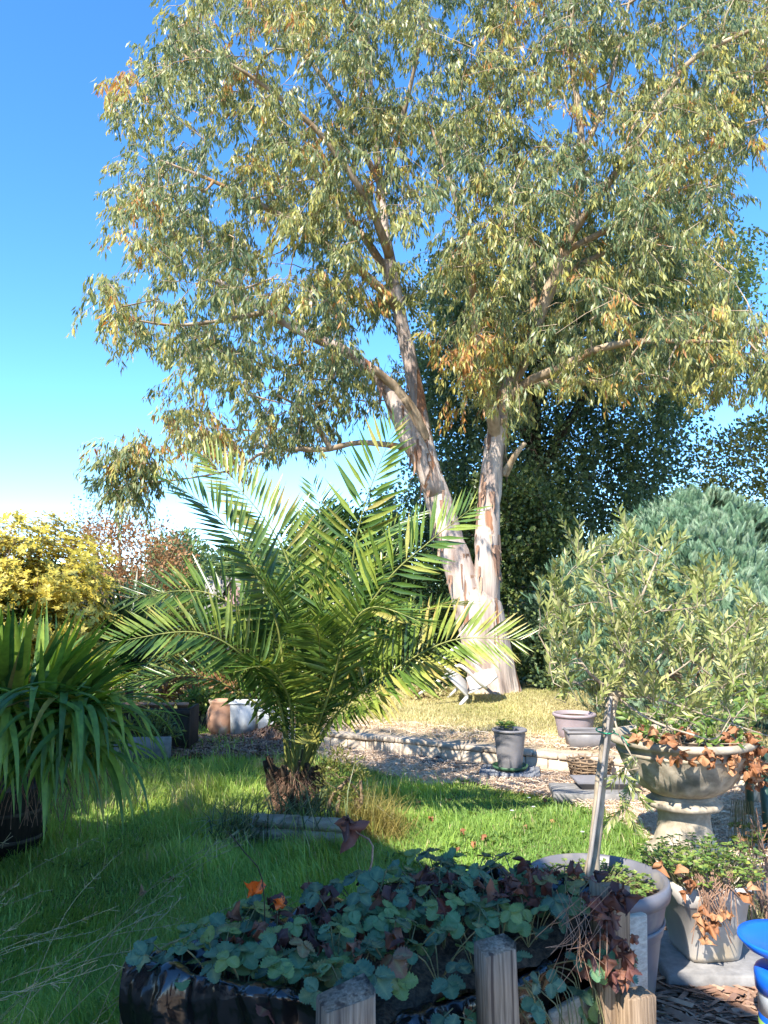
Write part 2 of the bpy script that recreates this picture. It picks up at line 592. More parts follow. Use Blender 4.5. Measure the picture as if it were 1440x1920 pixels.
# eucalyptus trunk: cream and pink smooth bark with grey and rust strips running along the stem
m, n, l, b, out = new_mat('eucalyptus trunk bark')
tc = n.new('ShaderNodeTexCoord')


def nstrip(scale, st, detail, dist=0.0):
    mp = n.new('ShaderNodeMapping')
    mp.inputs['Scale'].default_value = st
    z = n.new('ShaderNodeTexNoise')
    z.inputs['Scale'].default_value = scale
    z.inputs['Detail'].default_value = detail
    z.inputs['Distortion'].default_value = dist
    l.new(tc.outputs['Object'], mp.inputs['Vector'])
    l.new(mp.outputs[0], z.inputs['Vector'])
    return z


z1 = nstrip(5, (1, 1, .18), 6, .4)
r1 = ramp(n, [(.3, (.2, .14, .115)), (.43, (.37, .29, .245)), (.55, (.5, .41, .35)), (.7, (.56, .48, .42))])
l.new(z1.outputs['Fac'], r1.inputs[0])
z2 = nstrip(3.2, (1.3, 1.3, .22), 7, .8)
g2 = n.new('ShaderNodeMapRange')
g2.inputs['From Min'].default_value = .6
g2.inputs['From Max'].default_value = .64
l.new(z2.outputs['Fac'], g2.inputs['Value'])
mx = n.new('ShaderNodeMix')
mx.data_type = 'RGBA'
mx.inputs['B'].default_value = (.3, .14, .07, 1)
l.new(g2.outputs['Result'], mx.inputs['Factor'])
l.new(r1.outputs[0], mx.inputs['A'])
z3 = nstrip(16, (1, 1, .06), 4)
mx2 = n.new('ShaderNodeMix')
mx2.data_type = 'RGBA'
mx2.blend_type = 'MULTIPLY'
mx2.inputs['Factor'].default_value = .6
r3 = ramp(n, [(.35, (.55, .5, .48)), (.5, (1, 1, 1))])
l.new(z3.outputs['Fac'], r3.inputs[0])
l.new(mx.outputs['Result'], mx2.inputs['A'])
l.new(r3.outputs[0], mx2.inputs['B'])
l.new(mx2.outputs['Result'], b.inputs['Base Color'])
b.inputs['Roughness'].default_value = .75
bp = n.new('ShaderNodeBump')
bp.inputs['Strength'].default_value = .7
bp.inputs['Distance'].default_value = .03
ad = n.new('ShaderNodeMath')
ad.operation = 'SUBTRACT'
l.new(z3.outputs['Fac'], ad.inputs[0])
l.new(g2.outputs['Result'], ad.inputs[1])
l.new(ad.outputs[0], bp.inputs['Height'])
l.new(bp.outputs[0], b.inputs['Normal'])
M['euctrunk'] = m

# ground: colour by zone attribute (grass soil, straw, bare litter), broken by noise
m, n, l, b, out = new_mat('garden ground')
a = n.new('ShaderNodeAttribute')
a.attribute_name = 'tint'
tc = n.new('ShaderNodeTexCoord')
nz = n.new('ShaderNodeTexNoise')
nz.inputs['Scale'].default_value = 9
nz.inputs['Detail'].default_value = 8
nz.inputs['Roughness'].default_value = .7
l.new(tc.outputs['Object'], nz.inputs['Vector'])
mr = n.new('ShaderNodeMapRange')
mr.inputs['To Min'].default_value = -.14
mr.inputs['To Max'].default_value = .14
l.new(nz.outputs['Fac'], mr.inputs['Value'])
ad = n.new('ShaderNodeMath')
l.new(a.outputs['Fac'], ad.inputs[0])
l.new(mr.outputs['Result'], ad.inputs[1])
r = ramp(n, [(0, (.09, .12, .04)), (.25, (.12, .16, .05)), (.45, (.38, .33, .15)), (.62, (.44, .34, .235)), (.8, (.34, .24, .17)), (1, (.16, .11, .085))])
l.new(ad.outputs[0], r.inputs[0])
l.new(r.outputs[0], b.inputs['Base Color'])
b.inputs['Roughness'].default_value = 1
b.inputs['Specular IOR Level'].default_value = .1
nz2 = n.new('ShaderNodeTexNoise')
nz2.inputs['Scale'].default_value = 60
nz2.inputs['Detail'].default_value = 4
l.new(tc.outputs['Object'], nz2.inputs['Vector'])
bp = n.new('ShaderNodeBump')
bp.inputs['Strength'].default_value = .9
bp.inputs['Distance'].default_value = .02
l.new(nz2.outputs['Fac'], bp.inputs['Height'])
l.new(bp.outputs[0], b.inputs['Normal'])
M['ground'] = m

# ------------------------------------------------------------------ templates
LEAF_V = np.array([[0, 0, 0], [-.5, .42, .0], [0, .45, -.12], [.5, .42, .0], [0, 1, -.1]], float)
LEAF_F = np.array([[0, 2, 1], [0, 3, 2], [1, 2, 4], [2, 3, 4]])


LEAF2_F = np.array([[0, 2, 1], [1, 2, 3]])


def leaf2_t(w):
    return np.array([[0, 0, 0], [-.5 * w, .42, .03], [.5 * w, .46, .03], [0, 1, -.12]], float)


def leaf_t(w, fold=1.0):
    v = LEAF_V.copy()
    v[:, 0] *= w
    v[:, 2] *= fold * w * 2
    return v


def scatter_leaves(soup, pos, dirs, length, width, tint, up=None, fold=1.0, cheap=False):
    """pos (n,3), dirs (n,3); length arr"""
    k = len(pos)
    if up is None: up = rand_dirs(k) + np.array([0, 0, .6])
    R = frames(dirs, up) * length[:, None, None]
    if cheap:
        soup.stamp(leaf2_t(width), LEAF2_F, R, pos, tint)
    else:
        soup.stamp(leaf_t(width, fold), LEAF_F, R, pos, tint)


# ------------------------------------------------------------------ ground
TREE = np.array([1.5, 11.0])
W0, W1 = np.array([-.45, 8.2]), np.array([1.67, 7.0])
WD = (W1 - W0) / np.linalg.norm(W1 - W0)
WN = np.array([-WD[1], WD[0]])


def sm(x, a, b_):
    t = np.clip((x - a) / (b_ - a), 0, 1)
    return t * t * (3 - 2 * t)


def height(x, y):
    s = (x - W0[0]) * WN[0] + (y - W0[1]) * WN[1]
    on = sm(x, -1.7, -.9)
    z = .17 * sm(s, .0, .1) * on
    r2 = (x - TREE[0]) ** 2 + (y - TREE[1]) ** 2
    z = z + .13 * np.exp(-r2 / .9) + .012 * np.sin(x * 2.1 + y) * np.sin(y * 1.7) * sm(np.abs(y), 3, 5)
    z = z + .04 * sm(y, 14, 40)
    return z


LAWN_PX = [(-900, 2600), (-900, 1375), (-300, 1372), (330, 1372), (420, 1388), (520, 1405), (640, 1432), (720, 1450), (800, 1474), (860, 1468), (905, 1472),
           (960, 1484), (1060, 1500), (1150, 1535), (1215, 1570), (1235, 1620), (1215, 1720), (1190, 1950), (1190, 2600)]
LAWN = np.array([G(*p)[:2] for p in LAWN_PX])
BACKLAWN = np.array([[-7, 8.9], [-2.5, 9.1], [-1.9, 9.2], [-2.2, 12.5], [-7, 12.5]])


def zone(x, y):
    p = np.stack([x, y], 1)
    s = (x - W0[0]) * WN[0] + (y - W0[1]) * WN[1]
    z = np.full(len(x), .64)
    z[in_poly(p, LAWN)] = .12
    z[in_poly(p, BACKLAWN)] = .3
    z[(s > .05) & (x > -1.6)] = .62
    z[(s > .75) & (x > -1.6)] = .44
    z[(y < 4.2) & (x > .8)] = .86
    z[y > 14.5] = .1
    return z


gx = np.concatenate([[-400, -150, -60, -30, -18, -12], np.arange(-9, 9.01, .09), [12, 18, 30, 60, 150, 400]])
gy = np.concatenate([[-400, -150, -60, -30, -15, -8, -4], np.arange(-2, 15.01, .09), [18, 25, 40, 80, 180, 500]])
X, Y = np.meshgrid(gx, gy)
xs, ys = X.ravel(), Y.ravel()
nx_ = len(gx)
i = (np.arange(len(gy) - 1)[:, None] * nx_ + np.arange(nx_ - 1)[None]).ravel()
F = np.stack([i, i + 1, i + nx_ + 1, i + nx_], 1)
Soup().add(np.stack([xs, ys, height(xs, ys)], 1), F, zone(xs, ys)).build('ground', M['ground'], kind='structure', smooth=True)


def blades(soup, pos, length, width, lean, tint, az=None, curl=.5):
    k = len(pos)
    if az is None: az = rng.uniform(0, 2 * PI, k)
    d = np.stack([np.cos(az), np.sin(az), np.zeros(k)], 1)
    side = np.stack([-np.sin(az + rng.normal(0, .6, k)), np.cos(az + rng.normal(0, .6, k)), np.zeros(k)], 1)
    up = np.array([0, 0, 1.0])
    L = length[:, None]
    ln = lean[:, None]
    p1 = pos + L * .5 * (up * np.cos(ln) + d * np.sin(ln))
    ln2 = np.clip(ln * (1 + curl) + curl * .4, 0, 2.2)
    p2 = p1 + L * .5 * (up * np.cos(ln2) + d * np.sin(ln2))
    w = width[:, None] * side
    V = np.stack([pos - w, pos + w, p1 - w * .75, p1 + w * .75, p2], 1).reshape(-1, 3)
    b0 = np.arange(k)[:, None] * 5
    Ft = np.concatenate([b0 + np.array([0, 1, 3]), b0 + np.array([0, 3, 2]), b0 + np.array([2, 3, 4])])
    soup.add(V, Ft, np.repeat(tint, 5))


def vnoise(x, y, s, seed=0):
    r = np.random.default_rng(seed)
    tot = np.zeros(len(x))
    for k in range(7):
        a = r.uniform(0, 2 * PI)
        f = s * r.uniform(.5, 1.6)
        tot += np.sin((x * np.cos(a) + y * np.sin(a)) * f + r.uniform(0, 6))
    return tot / 7 ** .5


# lower lawn: lush grass in tussocks
n_b = 300000
v = rng.uniform(1365, 1990, int(n_b * 1.9))
u = rng.uniform(-260, 1560, int(n_b * 1.9))
k = (CAMZ) / np.maximum(-(SP + (960 - v) / FPX * CP), 1e-3)
gxy = np.stack([(u - 720) / FPX * k, (CP - (960 - v) / FPX * SP) * k], 1)
keep = in_poly(gxy, LAWN) | in_poly(gxy, BACKLAWN)
gxy = gxy[keep][:n_b]
nn = vnoise(gxy[:, 0], gxy[:, 1], 5, 1)
n2 = vnoise(gxy[:, 0], gxy[:, 1], 1.6, 2)
gxy = gxy + rng.normal(0, .02, gxy.shape)
dist = gxy[:, 1]
left = sm(-gxy[:, 0], -.6, .8)
n3 = vnoise(gxy[:, 0], gxy[:, 1], 9, 6)
Lg = (.035 + .03 * np.clip(nn + .4, 0, 2) + .035 * left * np.clip(n2 + .6, 0, 1.6)) * rng.uniform(.5, 1.3, len(gxy)) * np.where(rng.random(len(gxy)) < .06, 2.1, 1) * np.clip(1 + .25 * n3, .5, 1.5)
sg = Soup()
pos = np.stack([gxy[:, 0], gxy[:, 1], height(gxy[:, 0], gxy[:, 1]) - .004], 1)
az = rng.uniform(0, 2 * PI, len(pos)) * .6 + 1.6 * nn
tint = np.clip(.42 + .17 * n2 + .1 * n3 + rng.normal(0, .17, len(pos)), 0, .9)
dry = rng.random(len(pos)) < .035 + .3 * (n3 + .6 * n2 > 1.1)
tint[dry] = 1.0
blades(sg, pos, Lg, np.clip(.0012 + .00035 * dist, .0016, .0055) * rng.uniform(.7, 1.3, len(pos)), np.abs(rng.normal(.45, .38, len(pos))), tint, az=az, curl=.8)
tag(sg.build('lawn_grass', M['grass'], kind='stuff'), 'lush green unmown lawn grass around the palm', 'grass')

# broad leaved weeds and clover in the lawn
wv = Soup()
for q in range(450):
    while True:
        c_ = np.array([rng.uniform(-2.6, 2.2), rng.uniform(3.0, 7.6)])
        if in_poly(c_[None], LAWN)[0] and vnoise(c_[:1], c_[1:], 2.2, 14)[0] > .1: break
    k_ = rng.integers(5, 10)
    an_ = rng.uniform(0, 2 * PI, k_)
    dd_ = np.stack([np.cos(an_), np.sin(an_), rng.uniform(.25, .9, k_)], 1)
    sz_ = rng.uniform(.025, .06)
    scatter_leaves(wv, np.repeat(np.array([[c_[0], c_[1], .012]]), k_, 0), dd_, sz_ * rng.uniform(.7, 1.3, k_), .38, np.clip(rng.normal(.4, .2, k_), 0, 1), up=np.tile([[0, 0, 1.0]], (k_, 1)))
tag(wv.build('lawn_weeds', M['lime'], kind='stuff'), 'small broad leaved weeds scattered through the lawn', 'weeds')

# upper lawn: short parched grass
n_b = 90000
v = rng.uniform(1296, 1425, n_b * 2)
u = rng.uniform(500, 1700, n_b * 2)
k = (CAMZ - .17) / np.maximum(-(SP + (960 - v) / FPX * CP), 1e-3)
gxy = np.stack([(u - 720) / FPX * k, (CP - (960 - v) / FPX * SP) * k], 1)
s_ = (gxy - W0) @ WN
keep = (s_ > .16) & (gxy[:, 0] > -1.3) & (rng.random(len(s_)) < sm(s_, .2, 1.0) + .12)
gxy = gxy[keep][:n_b]
s_ = (gxy - W0) @ WN
sd = Soup()
pos = np.stack([gxy[:, 0], gxy[:, 1], height(gxy[:, 0], gxy[:, 1]) - .003], 1)
tint = np.clip(.45 + .5 * (1 - sm(s_, .3, 1.3)) + .12 * vnoise(gxy[:, 0], gxy[:, 1], 3, 4) + rng.normal(0, .16, len(pos)), 0, 1)
blades(sd, pos, rng.uniform(.02, .06, len(pos)), rng.uniform(.003, .006, len(pos)), np.abs(rng.normal(.6, .4, len(pos))), tint)
tag(sd.build('dry_grass', M['drygrass'], kind='stuff'), 'short parched yellow grass on the raised lawn', 'grass')


# straw strands
def strands(soup, xy, lmin, lmax, w, z0=.006, zr=.03, bias=None):
    k = len(xy)
    a = rng.uniform(0, PI, k) if bias is None else rng.normal(bias, .5, k)
    L = rng.uniform(lmin, lmax, k)
    d = np.stack([np.cos(a), np.sin(a)], 1)
    b_ = rng.normal(0, .25, k)
    pts = []
    for t in (-.5, -.15, .2, .5):
        q = xy + d * (L * t)[:, None] + np.stack([-d[:, 1], d[:, 0]], 1) * (b_ * L * (t * t))[:, None]
        pts.append(np.stack([q[:, 0], q[:, 1], height(q[:, 0], q[:, 1]) + z0 + rng.random(k) * zr], 1))
    side = np.stack([-d[:, 1] * w, d[:, 0] * w, rng.normal(0, w * .5, k)], 1) * rng.uniform(.5, 1.4, (k, 1))
    V = np.stack([q for p_ in pts for q in (p_ - side, p_ + side)], 1).reshape(-1, 3)
    b0 = np.arange(k)[:, None] * 8
    Fq = np.concatenate([b0 + np.array([2 * j, 2 * j + 1, 2 * j + 3, 2 * j + 2]) for j in range(3)])
    soup.add(V, Fq, np.repeat(np.clip(rng.normal(.55, .22, k), 0, 1), 8))


ss = Soup()
v = rng.uniform(1375, 1640, 60000)
u = rng.uniform(420, 1560, 60000)
k = CAMZ / np.maximum(-(SP + (960 - v) / FPX * CP), 1e-3)
q = np.stack([(u - 720) / FPX * k, (CP - (960 - v) / FPX * SP) * k], 1)
s_ = (q - W0) @ WN
keep = ~in_poly(q, LAWN) & (s_ < -.05) & (q[:, 0] > -1.7)
strands(ss, q[keep][:24000], .06, .24, .0022, zr=.035)
q = np.stack([rng.uniform(-1.2, 4, 16000), rng.uniform(5, 9.5, 16000)], 1)
s_ = (q - W0) @ WN
keep = (s_ > .18) & (s_ < .95) & (rng.random(len(s_)) < 1.3 - s_)
strands(ss, q[keep], .05, .2, .0025, zr=.03)
tag(ss.build('straw', M['strawstuff'], kind='stuff'), 'pale brown dead straw strewn along the low block wall', 'straw')

# bark litter at the lower right
sb = Soup()
q = np.stack([rng.uniform(.75, 2.6, 9000), rng.uniform(2.4, 4.1, 9000)], 1)
keep = ~in_poly(q, LAWN)
strands(sb, q[keep], .05, .22, .004, zr=.03, bias=-.25)
q = np.stack([rng.uniform(.8, 2.3, 420), rng.uniform(2.5, 3.6, 420)], 1)
strands(sb, q, .12, .4, .011, zr=.04, bias=-.3)
tag(sb.build('bark_litter', M['barklitter'], kind='stuff'), 'shed brown bark strips covering the bare ground', 'bark litter')

# ------------------------------------------------------------------ unseen house added beside the camera so its eave shades the foreground
HD = np.array([-.553, .833])
HN = np.array([.833, .553])
hs = thing('shading_house', 'unseen pale house with brown tiled roof, added beside the viewpoint to shade the foreground', 'house', (-3, 0, 0))
E0 = np.array([-.73, -.22]) - HD * .25
hl, dp, HE = 3.3, 6.0, 3.8


def hp(a, b_, z):
    q = E0 + HD * a + HN * b_
    return [q[0], q[1], z]


wl = Soup()
a0, a1, b0, b1 = .25, hl - .25, -.35, -dp + .35
HR = HE + .5 * dp * .5
wl.add([hp(a0, b0, 0), hp(a1, b0, 0), hp(a1, b1, 0), hp(a0, b1, 0), hp(a0, b0, HE - .08), hp(a1, b0, HE - .08), hp(a1, b1, HE - .08), hp(a0, b1, HE - .08),
        hp(a0, -dp / 2, HR - .15), hp(a1, -dp / 2, HR - .15)],
       [[0, 1, 5, 4], [2, 3, 7, 6], [1, 2, 6, 9, 5], [3, 0, 4, 8, 7]])
wl.build('wall', M['render'], hs)
rf = Soup()
rf.add([hp(0, 0, HE), hp(hl, 0, HE), hp(hl, -dp / 2, HR), hp(0, -dp / 2, HR), hp(0, -dp, HE), hp(hl, -dp, HE),
        hp(0, 0, HE - .12), hp(hl, 0, HE - .12), hp(hl, -dp / 2, HR - .12), hp(0, -dp / 2, HR - .12), hp(0, -dp, HE - .12), hp(hl, -dp, HE - .12)],
       [[0, 1, 2, 3], [3, 2, 5, 4], [6, 9, 8, 7], [9, 10, 11, 8], [0, 6, 7, 1], [4, 5, 11, 10], [0, 3, 9, 6], [3, 4, 10, 9], [1, 7, 8, 2], [2, 8, 11, 5]])
rf.build('roof', M['rooftile'], hs)
for wa in (2.0,):
    fr = Soup()
    Rw = np.stack([[HD[0], HD[1], 0], [HN[0], HN[1], 0], [0, 0, 1]], 1)
    c = np.array(hp(wa, -.33, 1.5))
    for dx, dz, sx, sz in ((0, .55, 1.3, .07), (0, -.55, 1.3, .07), (-.615, 0, .07, 1.03), (.615, 0, .07, 1.03), (0, 0, .06, 1.03)):
        fr.box(c + Rw @ np.array([dx, 0, dz]), (sx, .07, sz), Rw)
    w = fr.build('window', M['whiteframe'], hs)
    pn = Soup()
    pn.box(c + Rw @ np.array([0, -.005, 0]), (1.16, .02, 1.03), Rw)
    pn.build('pane', M['glass'], w)


# ------------------------------------------------------------------ tree growing
def grow(skel, targets, step=.4, jit=.05, bias=None):
    """skel: list of (pts, radii). Every target hooks on the nearest node of what is already grown. Returns [(pts)...] branches."""
    N = np.concatenate([s[0] for s in skel])
    order = np.argsort(((targets[:, None, ::1] - N[None, ::4]) ** 2).sum(-1).min(1))
    cap = 200000
    buf = np.zeros((cap, 3))
    cnt = len(N)
    buf[:cnt] = N
    owner = np.full(cap, -1)
    out = []
    load = []
    parent = []
    for t in targets[order]:
        dv = buf[:cnt] - t
        d2 = (dv ** 2).sum(1)
        pen = np.where(dv[:, 2] > 0, 1.0 + .5 * dv[:, 2], 1.0)
        j = int(np.argmin(d2 * pen ** 2))
        a_ = buf[j].copy()
        L = math.sqrt(d2[j])
        m_ = max(2, int(L / step) + 1)
        tt = np.linspace(0, 1, m_ + 1)[:, None]
        mid = (a_ + t) / 2 + np.array([0, 0, .14 * L]) + rng.normal(0, .1 * L, 3)
        c = (1 - tt) ** 2 * a_ + 2 * tt * (1 - tt) * mid + tt ** 2 * t
        c[1:-1] += rng.normal(0, jit, c[1:-1].shape) * min(1, L)
        out.append(c)
        parent.append(owner[j])
        load.append(1.0)
        buf[cnt:cnt + m_] = c[1:]
        owner[cnt:cnt + m_] = len(out) - 1
        cnt += m_
    for q in range(len(out) - 1, -1, -1):
        if parent[q] >= 0: load[parent[q]] += load[q]
    return out, np.array(load)


def draw_branches(soup, br, load, r0=.006, p=.42, sides=5, rmax=.09, tip=.5):
    for c, ld in zip(br, load):
        r = min(rmax, r0 * ld ** p)
        soup.tube(c, np.linspace(r, r0 * tip, len(c)), sides=sides if r > .012 else 3, t=.5, cap=False)


# ------------------------------------------------------------------ eucalyptus
def pd(lst):
    return np.array([P(*q) for q in lst])


euc = thing('eucalyptus_tree', 'huge eucalyptus with pale peeling twin trunks and grey green hanging leaves', 'tree', (TREE[0], TREE[1], .25))
tr_s = Soup()
stems = []


def stem(ctrl, radii, name=None, n=28, sides=16, soup=None, lump=.04):
    pts = spline(pd(ctrl), n)
    rad = np.interp(np.linspace(0, 1, n), np.linspace(0, 1, len(radii)), radii)
    rad = rad * (1 + rng.normal(0, lump, n))
    stems.append((pts, rad))
    (soup or tr_s).tube(pts, rad, sides=sides)


# shared bole with a flared foot, built as modulated rings
bole = [(922, 1316, 11), (921, 1290, 11), (917, 1250, 11), (908, 1200, 11), (900, 1160, 11), (893, 1125, 11), (888, 1100, 11)]
bp_ = spline(pd(bole), 22)
br_ = np.interp(np.linspace(0, 1, 22), [0, .12, .3, .55, .8, 1], [.52, .37, .325, .335, .33, .2])
aa = np.arange(40) * 2 * PI / 40
rows = []
for q, r_ in zip(bp_, br_):
    fl = np.clip((.75 - (q[2] - .2)) / .75, 0, 1)
    lob = 1 + .1 * fl * np.cos(5 * aa + .7) + .05 * np.cos(3 * aa + q[2]) + .03 * np.cos(9 * aa + 2 * q[2])
    rows.append(q + np.stack([np.cos(aa) * r_ * lob, np.sin(aa) * r_ * lob, 0 * aa], 1))
V = np.concatenate(rows)
ii = np.arange(21)[:, None] * 40
jj = np.arange(40)[None]
F = np.stack([ii + jj, ii + (jj + 1) % 40, ii + 40 + (jj + 1) % 40, ii + 40 + jj], -1).reshape(-1, 4)
tr_s.add(V, F)
stems.append((bp_, br_))
stem([(893, 1180, 11), (868, 1090, 11), (846, 1020, 11.05), (826, 950, 11.1), (806, 885, 11.1), (792, 815, 11.15), (782, 745, 11.2), (766, 665, 11.2), (750, 590, 11.2), (738, 525, 11.1), (722, 430, 11), (712, 340, 11), (700, 220, 10.9), (690, 80, 10.8), (690, -120, 10.7)],
     [.26, .22, .205, .2, .17, .14, .125, .105, .095, .088, .07, .06, .045, .03, .015], n=50)
stem([(905, 1180, 11), (913, 1090, 10.95), (914, 1000, 10.9), (920, 910, 10.9), (928, 830, 10.85), (936, 780, 10.8)],
     [.2, .19, .175, .165, .14, .12], n=24)
stem([(818, 925, 11.05), (790, 860, 10.95), (765, 815, 10.9), (745, 770, 10.85), (725, 725, 10.8), (690, 690, 10.7), (640, 655, 10.5), (570, 625, 10.3), (500, 585, 10.1), (430, 540, 9.9), (370, 500, 9.8)],
     [.16, .16, .15, .13, .11, .09, .075, .06, .05, .035, .02], n=36)
tr_s.build('trunk', M['euctrunk'], euc, smooth=True)
lm = Soup()


def limb(ctrl, radii, n=26):
    stem(ctrl, radii, n=n, sides=9, soup=lm, lump=.06)


limb([(797, 830, 11.1), (775, 775, 10.9), (755, 745, 10.8), (735, 720, 10.7), (700, 690, 10.5)], [.1, .09, .08, .07, .05])
limb([(800, 845, 11.1), (735, 835, 10.8), (670, 830, 10.6), (610, 843, 10.4), (550, 842, 10.2), (490, 850, 10), (440, 880, 9.9), (330, 900, 9.7), (260, 905, 9.6)], [.06, .045, .04, .036, .032, .025, .018, .01, .006])
limb([(620, 843, 10.4), (600, 810, 10.3), (570, 770, 10.2), (520, 740, 10)], [.04, .035, .025, .015])
limb([(742, 540, 11.1), (700, 470, 11.3), (650, 400, 11.6), (600, 330, 11.9), (520, 250, 12.1), (430, 190, 12.3)], [.085, .065, .05, .04, .03, .015])
limb([(730, 480, 11), (700, 400, 10.6), (660, 330, 10.3), (590, 240, 10), (480, 150, 9.6), (380, 90, 9.3)], [.07, .06, .05, .04, .025, .012])
limb([(748, 580, 11.2), (690, 520, 10.7), (600, 450, 10.3), (500, 390, 10), (400, 340, 9.8), (300, 300, 9.6)], [.08, .06, .05, .04, .025, .012])
limb([(714, 350, 11), (640, 200, 11.2), (560, 80, 11.4), (500, -40, 11.5)], [.05, .04, .028, .012])
limb([(716, 360, 11), (760, 200, 10.6), (790, 60, 10.2), (800, -80, 10)], [.045, .035, .025, .012])
limb([(500, 585, 10.1), (420, 600, 9.8), (330, 610, 9.5), (250, 600, 9.2)], [.04, .03, .02, .01])
limb([(930, 830, 10.85), (922, 770, 10.6), (908, 715, 10.4), (895, 640, 10.2), (888, 560, 10), (878, 480, 9.9), (862, 400, 9.8), (835, 310, 9.7), (808, 240, 9.6)], [.11, .085, .075, .065, .06, .05, .045, .035, .02], n=34)
limb([(936, 800, 10.8), (945, 740, 10.8), (975, 690, 10.8), (1005, 610, 10.8), (1035, 530, 10.7), (1062, 460, 10.6), (1085, 370, 10.5), (1090, 280, 10.4), (1084, 200, 10.3), (1070, 90, 10.2), (1080, -60, 10)], [.12, .1, .095, .095, .095, .085, .07, .06, .05, .035, .015], n=40)
limb([(955, 745, 10.8), (1000, 712, 10.5), (1060, 685, 10.2), (1120, 655, 9.9), (1200, 640, 9.6), (1290, 640, 9.4), (1380, 640, 9.2)], [.075, .07, .06, .05, .04, .025, .012])
limb([(1010, 720, 10.7), (1080, 715, 10.9), (1160, 725, 11.2), (1250, 730, 11.4), (1350, 745, 11.5)], [.06, .055, .05, .035, .015])
limb([(1070, 440, 10.6), (1120, 370, 10.3), (1180, 290, 10), (1240, 190, 9.8), (1300, 110, 9.6), (1400, 60, 9.4), (1480, 20, 9.2)], [.07, .06, .055, .045, .035, .025, .012])
limb([(1060, 470, 10.6), (1140, 430, 10.6), (1230, 380, 10.6), (1320, 300, 10.6), (1400, 240, 10.6), (1480, 200, 10.6)], [.05, .045, .035, .03, .02, .01])
limb([(1040, 520, 10.7), (1120, 480, 10.9), (1220, 430, 11), (1320, 390, 11)], [.05, .04, .03, .012])
limb([(1000, 620, 10.8), (1000, 500, 11.3), (985, 380, 11.6), (960, 260, 11.8), (940, 120, 12), (930, -20, 12)], [.06, .055, .05, .04, .03, .012])
limb([(1088, 300, 10.4), (1130, 200, 10.6), (1160, 90, 10.8), (1190, -40, 11)], [.045, .035, .025, .012])
limb([(946, 890, 10.88), (965, 855, 10.7), (985, 830, 10.6)], [.06, .045, .03])
EUC_P = [(430, -230), (345, 15), (280, 85), (222, 140), (203, 200), (210, 245), (262, 268), (240, 300), (200, 335), (195, 375), (238, 410), (243, 480), (208, 515),
         (188, 560), (190, 610), (235, 632), (320, 640), (360, 690), (318, 715), (315, 790), (345, 845), (420, 850), (520, 840), (610, 815), (690, 780), (735, 720), (770, 620), (800, 590),
         (830, 640), (845, 735), (880, 765), (960, 775), (1000, 745), (1060, 715), (1150, 715), (1300, 735), (1440, 725), (1530, 725), (1550, 600), (1415, 560), (1375, 480), (1362, 320),
         (1425, 265), (1540, 230), (1540, -230)]
tp = sample_poly(EUC_P, 2900)
gaps = [(788, 470, 42, 75), (820, 590, 30, 40), (375, 225, 55, 26), (290, 255, 45, 22), (560, 310, 30, 22), (430, 420, 26, 22), (520, 440, 28, 25), (640, 150, 24, 30), (1250, 560, 22, 18), (450, 505, 28, 16), (700, 590, 22, 18), (1010, 350, 20, 25),
        (480, 690, 26, 14), (540, 655, 26, 12), (800, 300, 22, 40), (395, 300, 40, 20), (470, 235, 26, 26), (1170, 140, 40, 24), (760, 80, 22, 36), (1300, 560, 30, 16), (640, 770, 40, 14)]
kp = np.ones(len(tp), bool)
for cx, cy, rx, ry in gaps:
    kp &= ((tp[:, 0] - cx) / rx) ** 2 + ((tp[:, 1] - cy) / ry) ** 2 > rng.uniform(.6, 1.1, len(tp))
# natural thinning so that sky shows in lanes
thin = vnoise(tp[:, 0], tp[:, 1], .03, 9)
kp &= (thin > -.7) | (rng.random(len(tp)) < .15)
thin2 = vnoise(tp[:, 0], tp[:, 1], .075, 19)
kp &= (thin2 > -.75) | (rng.random(len(tp)) < .15)
tp = tp[kp]
extra = sample_poly([(215, 825), (255, 812), (285, 830), (280, 900), (255, 935), (215, 925), (202, 870)], 26)
dep = np.clip(rng.normal(10.7, 1.35, len(tp)), 8.2, 13.6)
for (cx, cy, rx, ry, an0) in ((762, 680, 34, 110, 0), (742, 560, 26, 60, 0), (928, 790, 30, 60, 0), (735, 760, 30, 50, 0), (1045, 500, 22, 60, 0), (1070, 430, 20, 50, 0)):
    m_ = (((tp[:, 0] - cx) / rx) ** 2 + ((tp[:, 1] - cy) / ry) ** 2 < 1) & (rng.random(len(tp)) < .85)
    dep = np.where(m_, rng.uniform(11.6, 13.2, len(tp)), dep)
dep = np.where(tp[:, 1] > 700, np.clip(dep, 9.3, 12.2), dep)
tg = PV(tp, dep)
tg = np.concatenate([tg, PV(extra, rng.normal(9.6, .2, len(extra)))])
brs, ld = grow(stems, tg, step=.45)
draw_branches(lm, brs, ld, r0=.0055, p=.44, rmax=.06)
lv = Soup()
nt_ = 4
K = len(tg) * nt_
base = np.repeat(tg, nt_, 0) + rng.normal(0, .085, (K, 3))
tdir = norm(rand_dirs(K) * np.array([1, 1, .5]) + np.array([0, 0, -.35]))
tl = rng.uniform(.25, .55, K)
e1 = base + tdir * (tl * .5)[:, None]
tdir2 = norm(tdir + np.array([0, 0, -.9]))
e2 = e1 + tdir2 * (tl * .5)[:, None]
for j in range(0, K, 1):
    lm.tube(np.array([base[j], e1[j], e2[j]]), np.array([.004, .003, .002]), sides=3, t=.8, cap=False)
nl = 29
cl_t = np.repeat(rng.normal(0, .2, len(tg)) + .12 * vnoise(np.r_[tp[:, 0], extra[:, 0]], np.r_[tp[:, 1], extra[:, 1]], .02, 31), nt_ * nl)
s_ = rng.uniform(0.05, 1, (K, nl))
